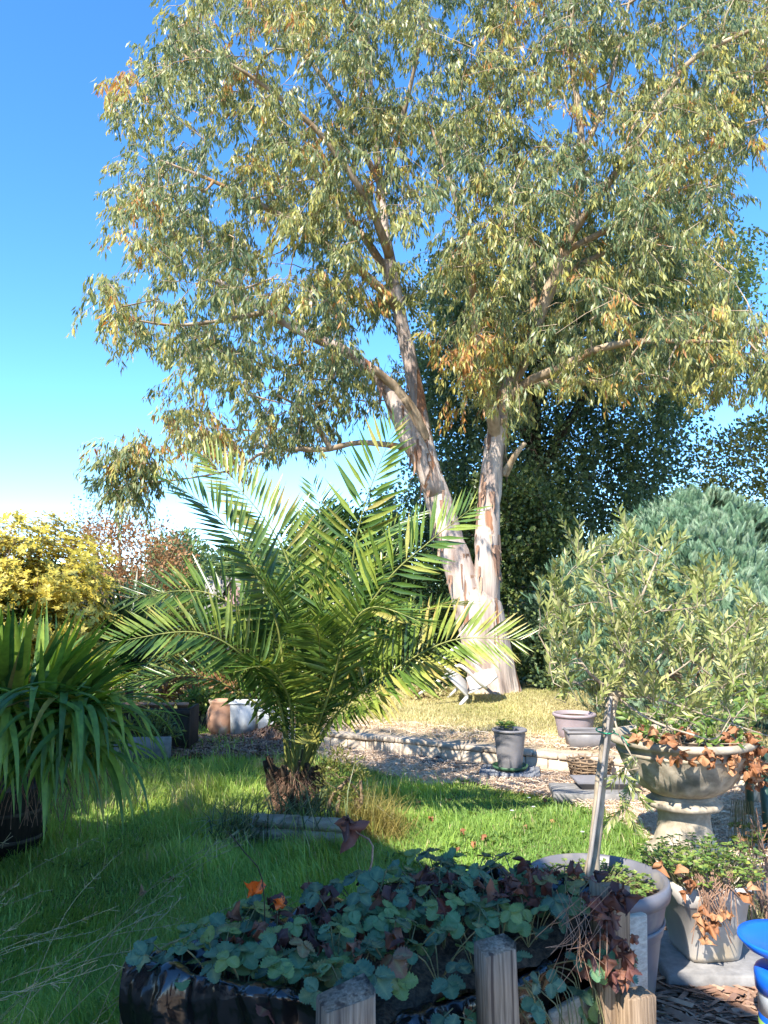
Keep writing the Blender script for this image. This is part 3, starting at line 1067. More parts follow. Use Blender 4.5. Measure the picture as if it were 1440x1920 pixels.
pt = np.where(s_[..., None] < .5, base[:, None] + (e1 - base)[:, None] * (s_ * 2)[..., None], e1[:, None] + (e2 - e1)[:, None] * (s_ * 2 - 1)[..., None]).reshape(-1, 3)
KL = len(pt)
ldirs = norm(np.repeat(tdir2, nl, 0) * .5 + rand_dirs(KL) * .6 + np.array([0, 0, -.85]))
pt = pt + rng.normal(0, .025, (KL, 3))
tint = np.clip(rng.beta(2.2, 2.6, KL) * .95 + cl_t, 0, 1)
Ls = rng.uniform(.075, .145, KL)
R = frames(ldirs, rand_dirs(KL)) * Ls[:, None, None]
lv.stamp(leaf2_t(.225), LEAF2_F, R, pt, tint)
lm.build('branches', M['eucbranch'], euc, kind='stuff')
lv.build('foliage', M['euc'], euc, kind='stuff')
# loose bark hanging in strips on the trunk
bk = Soup()
for j in range(95):
    sp_, sr = stems[random.choice([1, 1, 2, 2, 3])]
    q = random.randint(3, min(len(sp_) - 4, 22))
    an = random.uniform(PI, 2 * PI)
    o_ = np.array([math.cos(an), math.sin(an), 0])
    c0 = sp_[q] + o_ * sr[q] * 1.0
    L = random.uniform(.12, .45)
    w = random.uniform(.012, .035)
    sd_ = np.array([-math.sin(an), math.cos(an), 0]) * w
    pts = [c0 + o_ * (.012 + .07 * t * t * random.uniform(.2, 1)) + np.array([0, 0, -L * t]) for t in (0, .4, .7, 1)]
    V = [x for p_, f in zip(pts, (1, 1, .8, .3)) for x in (p_ - sd_ * f, p_ + sd_ * f)]
    bk.add(V, np.array([[0, 1, 3, 2], [2, 3, 5, 4], [4, 5, 7, 6]]), random.uniform(.2, .9))
bk.build('peeling_bark', M['barklitter'], euc, kind='stuff')


# ------------------------------------------------------------------ bushes and trees behind, from outline + real depth
def bush(name, label, cat, poly, dc, ds, n_cl, per, spread, ll, lw, mat, base, stem_mat='darkbark', stems_n=5, group=None, rosette=False, shell=0.55,
         updir=.4, part='crown', r0=.006, twig=True, tbias=0.0):
    pts2 = sample_poly(poly, n_cl)
    poly = np.asarray(poly, float)
    c2 = poly.mean(0)
    d = dc + np.clip(rng.normal(0, ds, n_cl), -2 * ds, 2 * ds)
    tg_ = PV(pts2, d)
    b_ = np.array([base[0], base[1], float(height(np.array([base[0]]), np.array([base[1]]))[0])])
    tg_ = tg_[tg_[:, 2] > b_[2] + .05]
    o = thing(name, label, cat, tuple(b_), group)
    so_ = Soup()
    sk = []
    cen = tg_.mean(0)
    for q in range(stems_n):
        e = cen + rng.normal(0, 1, 3) * np.array([.5, .3, .3]) * (tg_.std(0) + .1)
        e[2] = max(e[2], b_[2] + .2)
        st_ = b_ + np.array([rng.normal(0, .06), rng.normal(0, .06), -.03])
        c = spline(np.array([st_, (st_ + e) / 2 + rng.normal(0, .06, 3), e]), 12)
        sk.append((c, np.linspace(.05, .02, 12)))
        so_.tube(c, np.linspace(.012 + .02 * (cen[2] - b_[2]) , .01, 12), sides=6, cap=False)
    if twig:
        br, ld_ = grow(sk, tg_, step=.4)
        draw_branches(so_, br, ld_, r0=r0, p=.4, rmax=.05, sides=5)
    so_.build('trunk' if cat == 'tree' else 'stems', M[stem_mat], o)
    lf = Soup()
    k_ = len(tg_)
    N_ = k_ * per
    off = norm(rng.normal(size=(N_, 3))) * (rng.random((N_, 1)) ** .5) * spread
    off[:, 2] *= .7
    pos_ = np.repeat(tg_, per, 0) + off
    out_ = norm(pos_ - cen + np.array([0, -.0, .2]))
    dirs_ = norm(rand_dirs(N_) * .8 + norm(off) * .5 + out_ * .4 + np.array([0, 0, updir]))
    tn = np.clip(.5 + tbias + np.repeat(rng.normal(0, .14, k_), per) + rng.normal(0, .2, N_), 0, 1)
    if rosette:
        # leaves in flat whorls at the shoot tips
        nr = 6
        N_ = N_ // nr
        pos_ = pos_[:N_ * nr:nr]
        ax = norm(out_[:N_ * nr:nr] * .8 + rand_dirs(N_) * .45 + np.array([0, -.15, .5]))
        Rr = frames(ax, rand_dirs(N_))
        an_ = (np.arange(nr) * 2 * PI / nr)[None] + rng.uniform(0, 6, (N_, 1))
        dd = (np.cos(an_)[..., None] * Rr[:, None, :, 0] + np.sin(an_)[..., None] * Rr[:, None, :, 2] + .35 * Rr[:, None, :, 1] + rng.normal(0, .2, (N_, nr, 3))).reshape(-1, 3)
        pos_ = np.repeat(pos_, nr, 0)
        up_ = np.repeat(ax, nr, 0)
        tn = np.clip(np.repeat(tn[:N_ * nr:nr], nr) + rng.normal(0, .08, N_ * nr), 0, 1)
        scatter_leaves(lf, pos_, dd, rng.uniform(.75, 1.2, len(pos_)) * ll, lw, tn, up=up_, cheap=True)
    else:
        scatter_leaves(lf, pos_, dirs_, rng.uniform(.7, 1.25, N_) * ll, lw, tn, cheap=True)
    lf.build(part, M[mat], o, kind='stuff')
    if rosette:
        li = Soup()
        pi_ = cen + (np.repeat(tg_, 18, 0) - cen) * rng.uniform(.35, .75, (k_ * 18, 1)) + rng.normal(0, .12, (k_ * 18, 3)) + np.array([0, .12, 0])
        scatter_leaves(li, pi_, rand_dirs(len(pi_)), rng.uniform(.05, .08, len(pi_)), .45, rng.random(len(pi_)), cheap=True)
        li.build('inner_foliage', M['hedge'], o, kind='stuff')
    return o


fw_ = Soup()
N_ = 36000
an_ = rng.uniform(-1.25, 1.25, N_)
rr_ = rng.uniform(33, 38, N_)
hh_ = (2.7 + .8 * vnoise(an_ * 20, an_ * 3, 1.3, 21)) * rng.random(N_) ** .8
scatter_leaves(fw_, np.stack([np.sin(an_) * rr_, np.cos(an_) * rr_, .1 + np.abs(hh_) * 1.1], 1), rand_dirs(N_), rng.uniform(.3, .55, N_), .6, np.clip(rng.normal(.4, .2, N_), 0, 1), cheap=True)
tag(fw_.build('far_trees', M['hedge'], kind='stuff'), 'far line of green trees closing off the garden', 'trees')

# unseen hedge added out of frame at left to shade the lawn there
shading_hedge = thing('hedge', 'unseen tall leafy hedge added outside the left edge to shade the lawn', 'hedge', (-3.5, 4.2, 0))
lf = Soup()
N_ = 32000
pos_ = np.stack([np.minimum(rng.normal(0, .17, N_), .2), rng.uniform(2.2, 6.8, N_), rng.random(N_)], 1)
pos_[:, 2] = .05 + pos_[:, 2] * np.interp(pos_[:, 1], [2.2, 3.1, 3.7, 5.2, 6.8], [2.0, 2.0, 2.5, 2.7, 2.3])
pos_[:, 0] += np.interp(pos_[:, 1], [2.2, 3.6, 5.2, 6.8], [-2.55, -3.3, -3.8, -4.1])
pos_[:, 0] -= .1 + .1 * np.sin(pos_[:, 1] * 5 + pos_[:, 2] * 4)
scatter_leaves(lf, pos_, rand_dirs(N_), rng.uniform(.06, .1, N_), .55, rng.random(N_), cheap=True)
lf.build('crown', M['hedge'], shading_hedge, kind='stuff')
lf = Soup()
for q in range(12):
    yy_ = 2.5 + q * .35
    xx_ = float(np.interp(yy_, [2.2, 3.6, 5.2, 6.8], [-2.6, -3.35, -3.85, -4.15]))
    lf.tube(spline(np.array([[xx_, yy_, -.02], [xx_ + .03, yy_ + .03, .9], [xx_ - .02, yy_ - .04, 1.7]]), 6), np.linspace(.03, .01, 6), sides=5, cap=False)
lf.build('stems', M['darkbark'], shading_hedge, kind='stuff')

# unseen small tree added out of frame: its crown dapples the far lawn
gtx = thing('shading_tree', 'unseen leafy tree added out of frame at left to shade the far lawn', 'tree', (-5.3, 1.8, 0))
gtc = np.array([-5.25, 1.8, 6.6])
lf = Soup()
lf.tube(spline(np.array([[-5.3, 1.8, -.03], [-5.3, 1.8, 3.0], gtc - [0, 0, .3]]), 10), np.linspace(.14, .03, 10), sides=8)
for q in range(14):
    e_ = gtc + rng.normal(0, .6, 3)
    lf.tube(spline(np.array([[-5.28, 1.8, 4.0 + .1 * q], (e_ + np.array([-5.28, 1.8, 4.9])) / 2, e_]), 6), np.linspace(.03, .008, 6), sides=5, cap=False)
lf.build('trunk', M['darkbark'], gtx)
lf = Soup()
N_ = 12000
cc_ = gtc + norm(rng.normal(size=(80, 3))) * (rng.random((80, 1)) ** .4) * np.array([1.15, 1.35, .9])
pos_ = cc_[rng.integers(0, 80, N_)] + rng.normal(0, .2, (N_, 3))
scatter_leaves(lf, pos_, rand_dirs(N_), rng.uniform(.07, .12, N_), .55, rng.random(N_), cheap=True)
lf.build('crown', M['hedge'], gtx, kind='stuff')

# far background, back to front
gb = P(440, 1110, 22)
shed = thing('far_house', 'small far house with pinkish gable and grey roof beyond the palm fronds', 'house', (gb[0], gb[1] + .2, 0))
s1 = Soup()
g0, g1, gt_ = P(423, 1110, 22)[0], P(450, 1110, 22)[0], P(432, 1082, 22)[2]
ge = P(432, 1108, 22)[2]
gm = (g0 + g1) / 2
s1.add([[g0, 22, 0], [g1, 22, 0], [g1, 22, ge], [gm, 22, gt_], [g0, 22, ge], [g0, 25, 0], [g1, 25, 0], [g1, 25, ge], [gm, 25, gt_], [g0, 25, ge]],
       [[0, 1, 2, 3, 4], [6, 5, 9, 8, 7], [1, 6, 7, 2], [5, 0, 4, 9]])
s1.build('wall', M['pinkgable'], shed)
s1 = Soup()
s1.add([[g0 - .12, 21.9, ge - .1], [gm, 21.9, gt_ + .03], [g1 + .12, 21.9, ge - .1], [g0 - .12, 25.1, ge - .1], [gm, 25.1, gt_ + .03], [g1 + .12, 25.1, ge - .1],
        [g0 - .12, 21.9, ge - .16], [gm, 21.9, gt_ - .03], [g1 + .12, 21.9, ge - .16]],
       [[0, 1, 4, 3], [1, 2, 5, 4], [0, 6, 7, 1], [1, 7, 8, 2]])
s1.build('roof', M['greyroof'], shed)
s1 = Soup()
q0, q1 = P(385, 1080, 23), P(424, 1120, 23)
s1.box([(q0[0] + q1[0]) / 2, 23.6, q0[2] / 2], (q1[0] - q0[0], 1.2, q0[2]))
s1.build('annexe', M['greyroof'], shed)

bush('bush', 'rounded dark green bush far behind the palm fronds on the left', 'bush', [(365, 1140), (370, 1060), (400, 1030), (440, 1020), (500, 1030), (560, 1060), (600, 1140)], 24, .9, 110, 60, .45, .16, .5, 'hedge', (P(470, 1130, 24)[0], 24.2))
bush('bush', 'small dark green bush with a rounded top right of the rust coloured tree', 'bush', [(290, 1110), (295, 1030), (320, 1003), (355, 1003), (375, 1040), (378, 1110)], 20, .6, 70, 60, .4, .14, .45, 'birch', (P(335, 1110, 20)[0], 20.1), tbias=.2)
bush('rust_tree', 'thin twiggy tree with rust brown autumn leaves behind the yellow shrub', 'tree', [(110, 1120), (120, 1040), (165, 990), (215, 960), (270, 990), (330, 1000), (350, 1050), (340, 1110), (200, 1120)], 15, .6, 210, 20, .36, .08, .5, 'rust', (P(240, 1110, 15)[0], 15.1), stem_mat='twig', stems_n=7)
bt = thing('bare_tree', 'bare thin branched sapling crown poking above the rust brown tree', 'tree', (P(230, 1100, 16)[0], 16, 0))
s1 = Soup()
bb = P(230, 1110, 16)
skk = [(spline(np.array([[bb[0], 16, 0], P(225, 1050, 16), P(220, 1000, 16)]), 10), None), (spline(np.array([[bb[0], 16, 0], P(180, 1040, 16), P(165, 990, 16)]), 10), None)]
for c, _ in skk: s1.tube(c, np.linspace(.05, .015, 10), sides=5, cap=False)
tt_ = PV(sample_poly([(135, 940), (170, 925), (300, 935), (315, 1000), (250, 1040), (160, 1040)], 110), rng.normal(16, .5, 110))
br, l2 = grow(skk, tt_, step=.3)
draw_branches(s1, br, l2, r0=.006, p=.35)
s1.build('trunk', M['twig'], bt)
lf = Soup()
pp_ = np.repeat(tt_, 5, 0) + rng.normal(0, .12, (len(tt_) * 5, 3))
scatter_leaves(lf, pp_, rand_dirs(len(pp_)), rng.uniform(.04, .07, len(pp_)), .6, rng.random(len(pp_)))
lf.build('crown', M['hedge'], bt, kind='stuff')

# birch curtain behind the eucalyptus
bir = thing('birch_tree', 'tall dark weeping birch with fine hanging leaves behind the eucalyptus', 'tree', (P(1020, 1240, 15)[0], 15, .1))
s1 = Soup()
sk = []
for ctrl, rr in (([(1020, 1290, 15), (1012, 1150, 15), (1005, 1000, 15), (1000, 850, 15), (1005, 650, 15), (1020, 450, 15)], [.26, .22, .2, .17, .12, .05]),
                 ([(1003, 900, 15), (1100, 740, 14.6), (1200, 640, 14.3), (1300, 560, 14.2)], [.1, .08, .05, .02]),
                 ([(1003, 850, 15), (930, 700, 15.2), (870, 600, 15.3), (840, 500, 15.3)], [.09, .07, .05, .02]),
                 ([(1005, 760, 15), (1080, 620, 15.5), (1180, 500, 15.8), (1300, 440, 16)], [.09, .07, .04, .02])):
    c = spline(pd(ctrl), 24)
    rad = np.interp(np.linspace(0, 1, 24), np.linspace(0, 1, len(rr)), rr)
    sk.append((c, rad))
    s1.tube(c, rad, sides=10)
BP = [(800, 480), (860, 420), (1000, 420), (1150, 400), (1290, 400), (1400, 440), (1420, 495), (1385, 560), (1330, 640), (1310, 700), (1270, 760), (1290, 830), (1240, 900), (1170, 960), (1110, 1010), (1040, 1080), (960, 1090),
      (860, 1030), (770, 1000), (720, 990), (715, 900), (760, 880), (790, 800), (780, 650)]
tp = sample_poly(BP, 950)
tg = PV(tp, np.clip(rng.normal(15, .9, len(tp)), 13.2, 17))
br, l2 = grow(sk, tg, step=.5)
draw_branches(s1, br, l2, r0=.006, p=.4, rmax=.05)
s1.build('trunk', M['darkbark'], bir, smooth=True)
K = len(tg)
per = 112
drop = rng.uniform(0, 1, (K, per))
hang = rng.uniform(.5, 1.1, K)
strand = rng.integers(0, 5, (K, per))
so5 = rng.normal(0, .2, (K, 5, 3)) * np.array([1, 1, .4])
pos_ = tg[:, None] + np.take_along_axis(so5, strand[..., None].repeat(3, 2), 1) + np.stack([0 * drop, 0 * drop, -drop * hang[:, None]], -1) + rng.normal(0, .06, (K, per, 3))
pos_ = pos_.reshape(-1, 3)
lf = Soup()
ttn = np.clip(.42 + rng.normal(0, .22, len(pos_)) + np.repeat((tp[:, 1] < 600) & (tp[:, 0] > 1150), per) * .35, 0, 1)
scatter_leaves(lf, pos_, norm(rand_dirs(len(pos_)) + np.array([0, 0, -.6])), rng.uniform(.065, .105, len(pos_)), .7, ttn, cheap=True)
lf.build('crown', M['birch'], bir, kind='stuff')

bush('evergreen_tree', 'dark and yellow green leafed tree standing behind the blue green conifer', 'tree', [(1285, 1010), (1290, 860), (1320, 810), (1380, 830), (1420, 790), (1500, 800), (1640, 820), (1700, 1010)], 16, 1.0, 240, 70, .45, .1, .5, 'ygreen', (P(1450, 1200, 16)[0], 16.1))
bush('ivy_column', 'column of dense ivy climbing beside the pale eucalyptus trunks', 'ivy', [(835, 1290), (830, 1100), (835, 960), (880, 900), (960, 880), (1040, 930), (1075, 1040), (1080, 1200), (1070, 1290)], 13, .4, 330, 70, .3, .075, .75, 'ivy', (P(960, 1290, 13)[0], 13.1))
bush('bush', 'round leafy green bush rising behind the middle of the palm', 'bush', [(540, 1100), (550, 1000), (590, 960), (640, 955), (700, 985), (750, 1040), (770, 1110)], 13.5, .5, 170, 70, .32, .09, .5, 'lime', (P(650, 1200, 13.5)[0], 13.6), tbias=-.2)
bush('hedge', 'mixed green hedge across the back between palm and eucalyptus', 'hedge', [(430, 1300), (440, 1130), (520, 1080), (640, 1060), (760, 1010), (850, 1060), (880, 1180), (880, 1300)], 12.7, .35, 420, 70, .27, .075, .55, 'hedge', (P(680, 1290, 12.7)[0], 12.8), stems_n=9)
bush('hedge', 'dark hedge behind the olive tree at the back right of the raised lawn', 'hedge', [(985, 1310), (980, 1150), (1060, 1100), (1180, 1130), (1500, 1130), (1700, 1130), (1700, 1330), (1050, 1310)], 11.9, .3, 330, 60, .3, .075, .55, 'birch', (P(1260, 1300, 11.9)[0], 12), stems_n=7)
bush('shrub', 'low brown and green shrub against the hedge left of the palm', 'shrub', [(200, 1320), (210, 1190), (300, 1130), (400, 1150), (470, 1180), (540, 1240), (540, 1330)], 12, .35, 190, 60, .27, .08, .5, 'ygreen', (P(370, 1310, 12)[0], 12.1), stem_mat='twig')
bush('yellow_shrub', 'large golden yellow leaved shrub at the left edge of the lawn', 'shrub', [(-260, 1330), (-260, 1000), (-100, 975), (0, 980), (70, 968), (130, 978), (180, 1015), (205, 1060), (212, 1130), (205, 1240), (190, 1330)], 8.6, .5, 800, 84, .19, .06, .45, 'yellow', (P(30, 1330, 8.7)[0], 8.8), stem_mat='twig', rosette=True, stems_n=8, tbias=.17)
bush('bush', 'low leafy plant with dead pale leaves heaped beside the fallen white chair', 'plant', [(755, 1318), (765, 1290), (800, 1280), (850, 1300), (845, 1318)], 10.6, .1, 40, 24, .09, .05, .6, 'drygrass', (P(800, 1316, 10.6)[0], 10.65), stem_mat='twig', part='leaves')

# ------------------------------------------------------------------ conifer
cx0 = P(1330, 1330, 8.2)
con = thing('conifer', 'broad blue green conifer with feathery sprays behind the olive tree', 'tree', (cx0[0], cx0[1], .15))
s1 = Soup()
s1.tube(spline(np.array([[cx0[0], cx0[1], .1], [cx0[0] + .03, cx0[1], 1.0], [cx0[0], cx0[1], 2.2]]), 10), np.linspace(.11, .04, 10), sides=8)
s1.build('trunk', M['eucbranch'], con)
NP = 15000
NC = 190
cth, czz, cpush, ctint = rng.uniform(0, 2 * PI, NC), rng.uniform(0, 1, NC) ** .85, rng.normal(0, .12, NC), rng.normal(0, .09, NC)
ci = rng.integers(0, NC, NP)
th = cth[ci] + rng.normal(0, .12, NP)
zz = np.clip(czz[ci] + rng.normal(0, .06, NP), 0, 1)
tops = P(1270, 945, 8.2)[2]
Rm = 1.5 * (1 - .18 * (zz - .25)) * np.sqrt(np.clip(1 - zz ** 2.8, 0.02, 1))
lob = 1 + .1 * np.sin(3 * th + 1.2) + .07 * np.sin(4 * th + 15 * zz) + .08 * np.sin(7 * th + 9 * zz) + .05 * np.sin(13 * th - 14 * zz)
rr = Rm * lob * (1 - np.abs(rng.normal(0, .1, NP)) + cpush[ci])
z_ = .35 + zz * (tops - .35) * (1 + .03 * np.sin(5 * th))
pos = np.stack([cx0[0] + rr * np.cos(th), cx0[1] + rr * np.sin(th) * .85, z_], 1)
outd = np.stack([np.cos(th), np.sin(th), 0 * th], 1)
dr = norm(outd * .55 + np.array([0, 0, .9]) + rand_dirs(NP) * .5)
# feather template: rachis with paired narrow leaflets
fv, ff = [], []
for q in range(9):
    y0 = .04 + q * .1
    w = .34 * (1 - (q / 9) ** 1.7) + .05
    for sg_ in (-1, 1):
        b0 = len(fv)
        fv += [[0, y0, 0], [sg_ * w * .5, y0 + .12, .06], [sg_ * w, y0 + .34, -.04], [sg_ * w * .42, y0 + .2, .0]]
        ff += [[b0, b0 + 1, b0 + 3], [b0 + 1, b0 + 2, b0 + 3]]
b0 = len(fv)
fv += [[-.04, .8, 0], [.04, .8, 0], [0, 1.15, 0]]
ff += [[b0, b0 + 1, b0 + 2]]
fv, ff = np.array(fv, float), np.array(ff)
R = frames(dr, outd + rand_dirs(NP) * .9)
sz = rng.uniform(.06, .145, NP)
cs = Soup()
tip = np.clip(fv[:, 1], 0, 1) * .28
cs.stamp(fv, ff, R * sz[:, None, None], pos, np.clip(rng.normal(.36, .15, NP) + ctint[ci], 0, .8), tt=tip)
cs.build('foliage', M['conifer'], con, kind='stuff')
ib = Soup()
for q in range(120):
    j = int(rng.choice(np.nonzero(pos[:, 2] < 1.5)[0]))
    a_ = np.array([cx0[0], cx0[1], max(.3, pos[j, 2] - .5)])
    pj_ = a_ + (pos[j] - a_) * .8
    ib.tube(spline(np.array([a_, (a_ + pj_) / 2 + [0, 0, -.06], pj_]), 6), np.linspace(.014, .004, 6), sides=4, cap=False, t=.5)
ib.build('branches', M['eucbranch'], con, kind='stuff')

# ------------------------------------------------------------------ palm
pc = G(572, 1478)
PALM = np.array([pc[0], 5.75, 0])
palm = thing('palm_tree', 'feathery green date palm growing from a log edged bed in the lawn', 'palm', tuple(PALM))
s1 = Soup()
tz = np.linspace(-.05, .36, 12)
pt_ = np.stack([PALM[0] + .02 * np.sin(tz * 5), PALM[1] + 0 * tz, tz], 1)
s1.tube(pt_, np.array([.13, .135, .14, .14, .14, .135, .135, .13, .125, .115, .1, .07]), sides=16)
s1.build('trunk', M['palmtrunk'], palm)
for q in range(34):
    an = q * 2.399 + random.uniform(-.2, .2)
    z0 = .05 + .24 * (q / 34)
    o_ = np.array([math.cos(an), math.sin(an), 0])
    a_ = PALM + o_ * .11 + np.array([0, 0, z0])
    L = random.uniform(.06, .2)
    e = a_ + o_ * L * .6 + np.array([0, 0, L * .85])
    s2 = Soup()
    s2.tube(spline(np.array([a_, (a_ + e) / 2 + o_ * .03, e]), 6), np.array([.036, .03, .026, .022, .02, .018]) * random.uniform(.7, 1.1), sides=6)
    s2.build('frond_stub', M['palmtrunk'], palm)
fb = Soup()
for q in range(2600):
    an = random.uniform(0, 2 * PI)
    o_ = np.array([math.cos(an), math.sin(an), 0])
    a_ = PALM + o_ * random.uniform(.08, .16) + np.array([0, 0, random.uniform(.02, .36)])
    e = a_ + o_ * random.uniform(.02, .14) + np.array([random.uniform(-.06, .06), 0, random.uniform(-.14, .1)])
    sd_ = np.array([-o_[1], o_[0], 0]) * .0016
    fb.add([a_ - sd_, a_ + sd_, e], np.array([[0, 1, 2]]), random.random() * .5)
fb.build('fibre', M['stake'], palm, kind='stuff')
CR = PALM + np.array([0, 0, .3])
FR = [  # pixel paths with distances; (path, leaflet length, twist, single leaflets)
    ([(640, 1200, 5.55), (668, 1010, 5.4), (700, 900, 5.3), (744, 792, 5.2)], .43, 1, True),
    ([(655, 1210, 5.4), (725, 1090, 5.2), (800, 1020, 5.1), (888, 950, 5.0)], .4, 1, True),
    ([(520, 1235, 5.6), (455, 1150, 5.5), (370, 1108, 5.4), (235, 1122, 5.3)], .38, 1, True),
    ([(525, 1200, 5.6), (475, 1060, 5.4), (405, 965, 5.3), (308, 895, 5.2)], .38, 0, False),
    ([(560, 1170, 5.9), (535, 1040, 5.9), (470, 940, 5.95), (380, 850, 6.0)], .42, 0, False),
    ([(620, 1290, 5.3), (650, 1190, 5.05), (700, 1138, 4.9), (805, 1172, 4.7)], .33, 0, False),
    ([(640, 1330, 5.45), (740, 1255, 5.2), (850, 1200, 5.05), (975, 1200, 4.95)], .36, 0, False),
    ([(520, 1310, 5.4), (450, 1225, 5.15), (360, 1185, 5.0), (205, 1205, 4.85)], .34, 0, False),
    ([(530, 1365, 5.5), (450, 1300, 5.3), (370, 1268, 5.15), (240, 1278, 5.0)], .3, 0, False),
    ([(575, 1200, 6.0), (590, 1060, 6.1), (600, 960, 6.2), (585, 905, 6.3)], .34, 0, False),
    ([(560, 1220, 6.1), (500, 1100, 6.4), (440, 1050, 6.7), (400, 1040, 6.9)], .32, 0, False),
    ([(610, 1210, 6.1), (660, 1080, 6.3), (720, 1000, 6.6), (790, 960, 6.8)], .34, 0, False),
    ([(630, 1270, 6.0), (720, 1180, 6.3), (800, 1140, 6.5), (880, 1130, 6.7)], .33, 0, False),
    ([(540, 1270, 6.0), (460, 1190, 6.3), (370, 1170, 6.6), (290, 1190, 6.8)], .33, 0, False),
    ([(590, 1260, 5.6), (600, 1150, 5.5), (610, 1080, 5.4), (630, 1030, 5.3)], .3, 0, False),
    ([(560, 1280, 5.5), (545, 1180, 5.3), (520, 1120, 5.1), (480, 1080, 4.95)], .3, 0, False),
    ([(600, 1300, 5.4), (600, 1220, 5.1), (590, 1175, 4.8), (560, 1170, 4.55)], .3, 0, False),
    ([(545, 1330, 5.4), (520, 1270, 5.1), (490, 1250, 4.85), (440, 1260, 4.6)], .3, 0, False),
    ([(620, 1350, 5.45), (690, 1310, 5.3), (760, 1270, 5.2), (840, 1275, 5.1)], .28, 0, False),
    ([(625, 1230, 5.7), (670, 1130, 5.6), (720, 1060, 5.6), (760, 1030, 5.6)], .32, 0, False),
]
UNITLEAF = Soup().add(leaf_t(.092, 1.2), LEAF_F).mesh('leaflet')
UNITLEAF.materials.append(M['palm_single'])
for fi, (path, LL, tw, single) in enumerate(FR):
    st0 = P(*path[0]) - CR
    hd_ = st0[:2] / (np.linalg.norm(st0[:2]) + 1e-6) * .07
    ctrl = np.concatenate([[CR + np.array([hd_[0], hd_[1], -.12 + .1 * rng.random()])], pd(path)])
    n_s = 60
    c = spline(ctrl, n_s)
    # droop of the tip comes from the path; even arc-length spacing
    seg = np.r_[0, np.cumsum(np.linalg.norm(np.diff(c, axis=0), axis=1))]
    tq = np.linspace(0, seg[-1], n_s)
    c = np.stack([np.interp(tq, seg, c[:, k]) for k in range(3)], 1)
    tan = norm(np.gradient(c, axis=0))
    fs = Soup()
    fs.tube(c, np.interp(np.linspace(0, 1, n_s), [0, .12, .5, 1], [.02, .013, .008, .002]), sides=6)
    fro = fs.build('frond', M['rachis'], palm, smooth=True)
    radial = np.array([c[-1][0] - PALM[0], c[-1][1] - PALM[1], 0])
    radial = radial / (np.linalg.norm(radial) + 1e-6)
    upv = np.array([0, 0, .5]) - radial * .35 + np.array([0, -.85, 0]) * (1.0 if fi in (0, 1, 2, 3, 4, 6, 7) else (.35, .1, .6, .8)[fi % 4]) + rng.normal(0, .16, 3)
    U = upv - tan * (tan @ upv)[:, None]
    U = norm(U)
    S = np.cross(tan, U)
    nleaf = int(46 * seg[-1] / 1.7) + 8
    nleaf = min(nleaf, 49) if single else min(int(nleaf * 1.25), 66)
    pl = Soup()
    for sd_ in (-1, 1):
        tl_ = np.linspace(.2, .995, nleaf) + rng.normal(0, .004, nleaf)
        ix = np.clip((tl_ * (n_s - 1)).astype(int), 0, n_s - 1)
        ln_ = LL * np.interp(tl_, [.2, .32, .45, .65, .9, 1], [.25, .8, 1.08, 1.02, .72, .42]) * rng.uniform(.88, 1.1, nleaf)
        vv = rng.choice([.12, .3, .45], nleaf) + rng.normal(0, .08, nleaf)
        fw = np.interp(tl_, [.15, .5, .85, 1], [.4, .55, .95, 1.7])
        dd = norm(tan[ix] * fw[:, None] + S[ix] * sd_ + U[ix] * vv[:, None] + np.array([0, 0, -.1]) + rng.normal(0, .05, (nleaf, 3)))
        R = frames(dd, U[ix] + rng.normal(0, .25, (nleaf, 3)))
        if single:
            for k_ in range(nleaf):
                put('leaflet', UNITLEAF, mat4(R[k_], c[ix[k_]], ln_[k_]), fro)
        else:
            tb = np.clip(rng.normal(.42, .16, nleaf) + (.3 if fi in (4, 6) else rng.normal(0, .12)), 0, .95)
            pl.stamp(leaf_t(.092, 1.2), LEAF_F, R * ln_[:, None, None], c[ix], tb, tt=np.array([0, 0, 0, 0, .25]))
    if not single:
        pl.build('leaflets', M['palm'], fro, kind='stuff')
# pale young fan at the foot of the crown
s1 = Soup()
b_ = P(578, 1395, 5.45)
for q in range(16):
    an = -PI + PI * q / 15 + random.uniform(-.1, .1)
    d_ = np.array([[math.cos(an) * .9, -.35, -math.sin(an) * .8 + .2]])
    s1.stamp(leaf_t(.09, 1.5), LEAF_F, frames(d_, np.array([[0, -1.0, .2]])) * random.uniform(.1, .2), b_[None], np.array([.9]))
s1.build('young_frond', M['palm'], palm)


# ------------------------------------------------------------------ dark spiky plant behind the palm on the left
def spiky(name, label, c, n, L, w, mat, stem_h, cat='plant', spread=1.3):
    o = thing(name, label, cat, (c[0], c[1], 0))
    s_ = Soup()
    s_.tube(np.array([[c[0], c[1], -.02], [c[0] + .02, c[1], stem_h * .5], [c[0], c[1], stem_h]]), np.array([.05, .045, .04]), sides=8)
    s_.build('stem', M['darkbark'], o)
    tmpl = Soup().add(leaf_t(w, 1.2), LEAF_F).mesh('leaf')
    tmpl.materials.append(M[mat])
    for q in range(n):
        an = q * 2.399
        el = 1.45 - spread * (q / n)
        d_ = np.array([[math.cos(an) * math.cos(el), math.sin(an) * math.cos(el), math.sin(el)]])
        R = frames(d_, np.array([[0, 0, 1.0]]) + rng.normal(0, .2, (1, 3)))[0]
        put('leaf', tmpl, mat4(R, np.array([c[0] + random.gauss(0, .1), c[1] + random.gauss(0, .06), stem_h * random.uniform(.55, 1.0)]), L * random.uniform(.75, 1.1)), o)
    return o


dk = P(245, 1150, 8.7)
spiky('spiky_plant', 'dark green sword leaved plant rising behind the left palm fronds', (dk[0], 8.7), 150, .74, .085, 'palm_dark', dk[2] - .15)

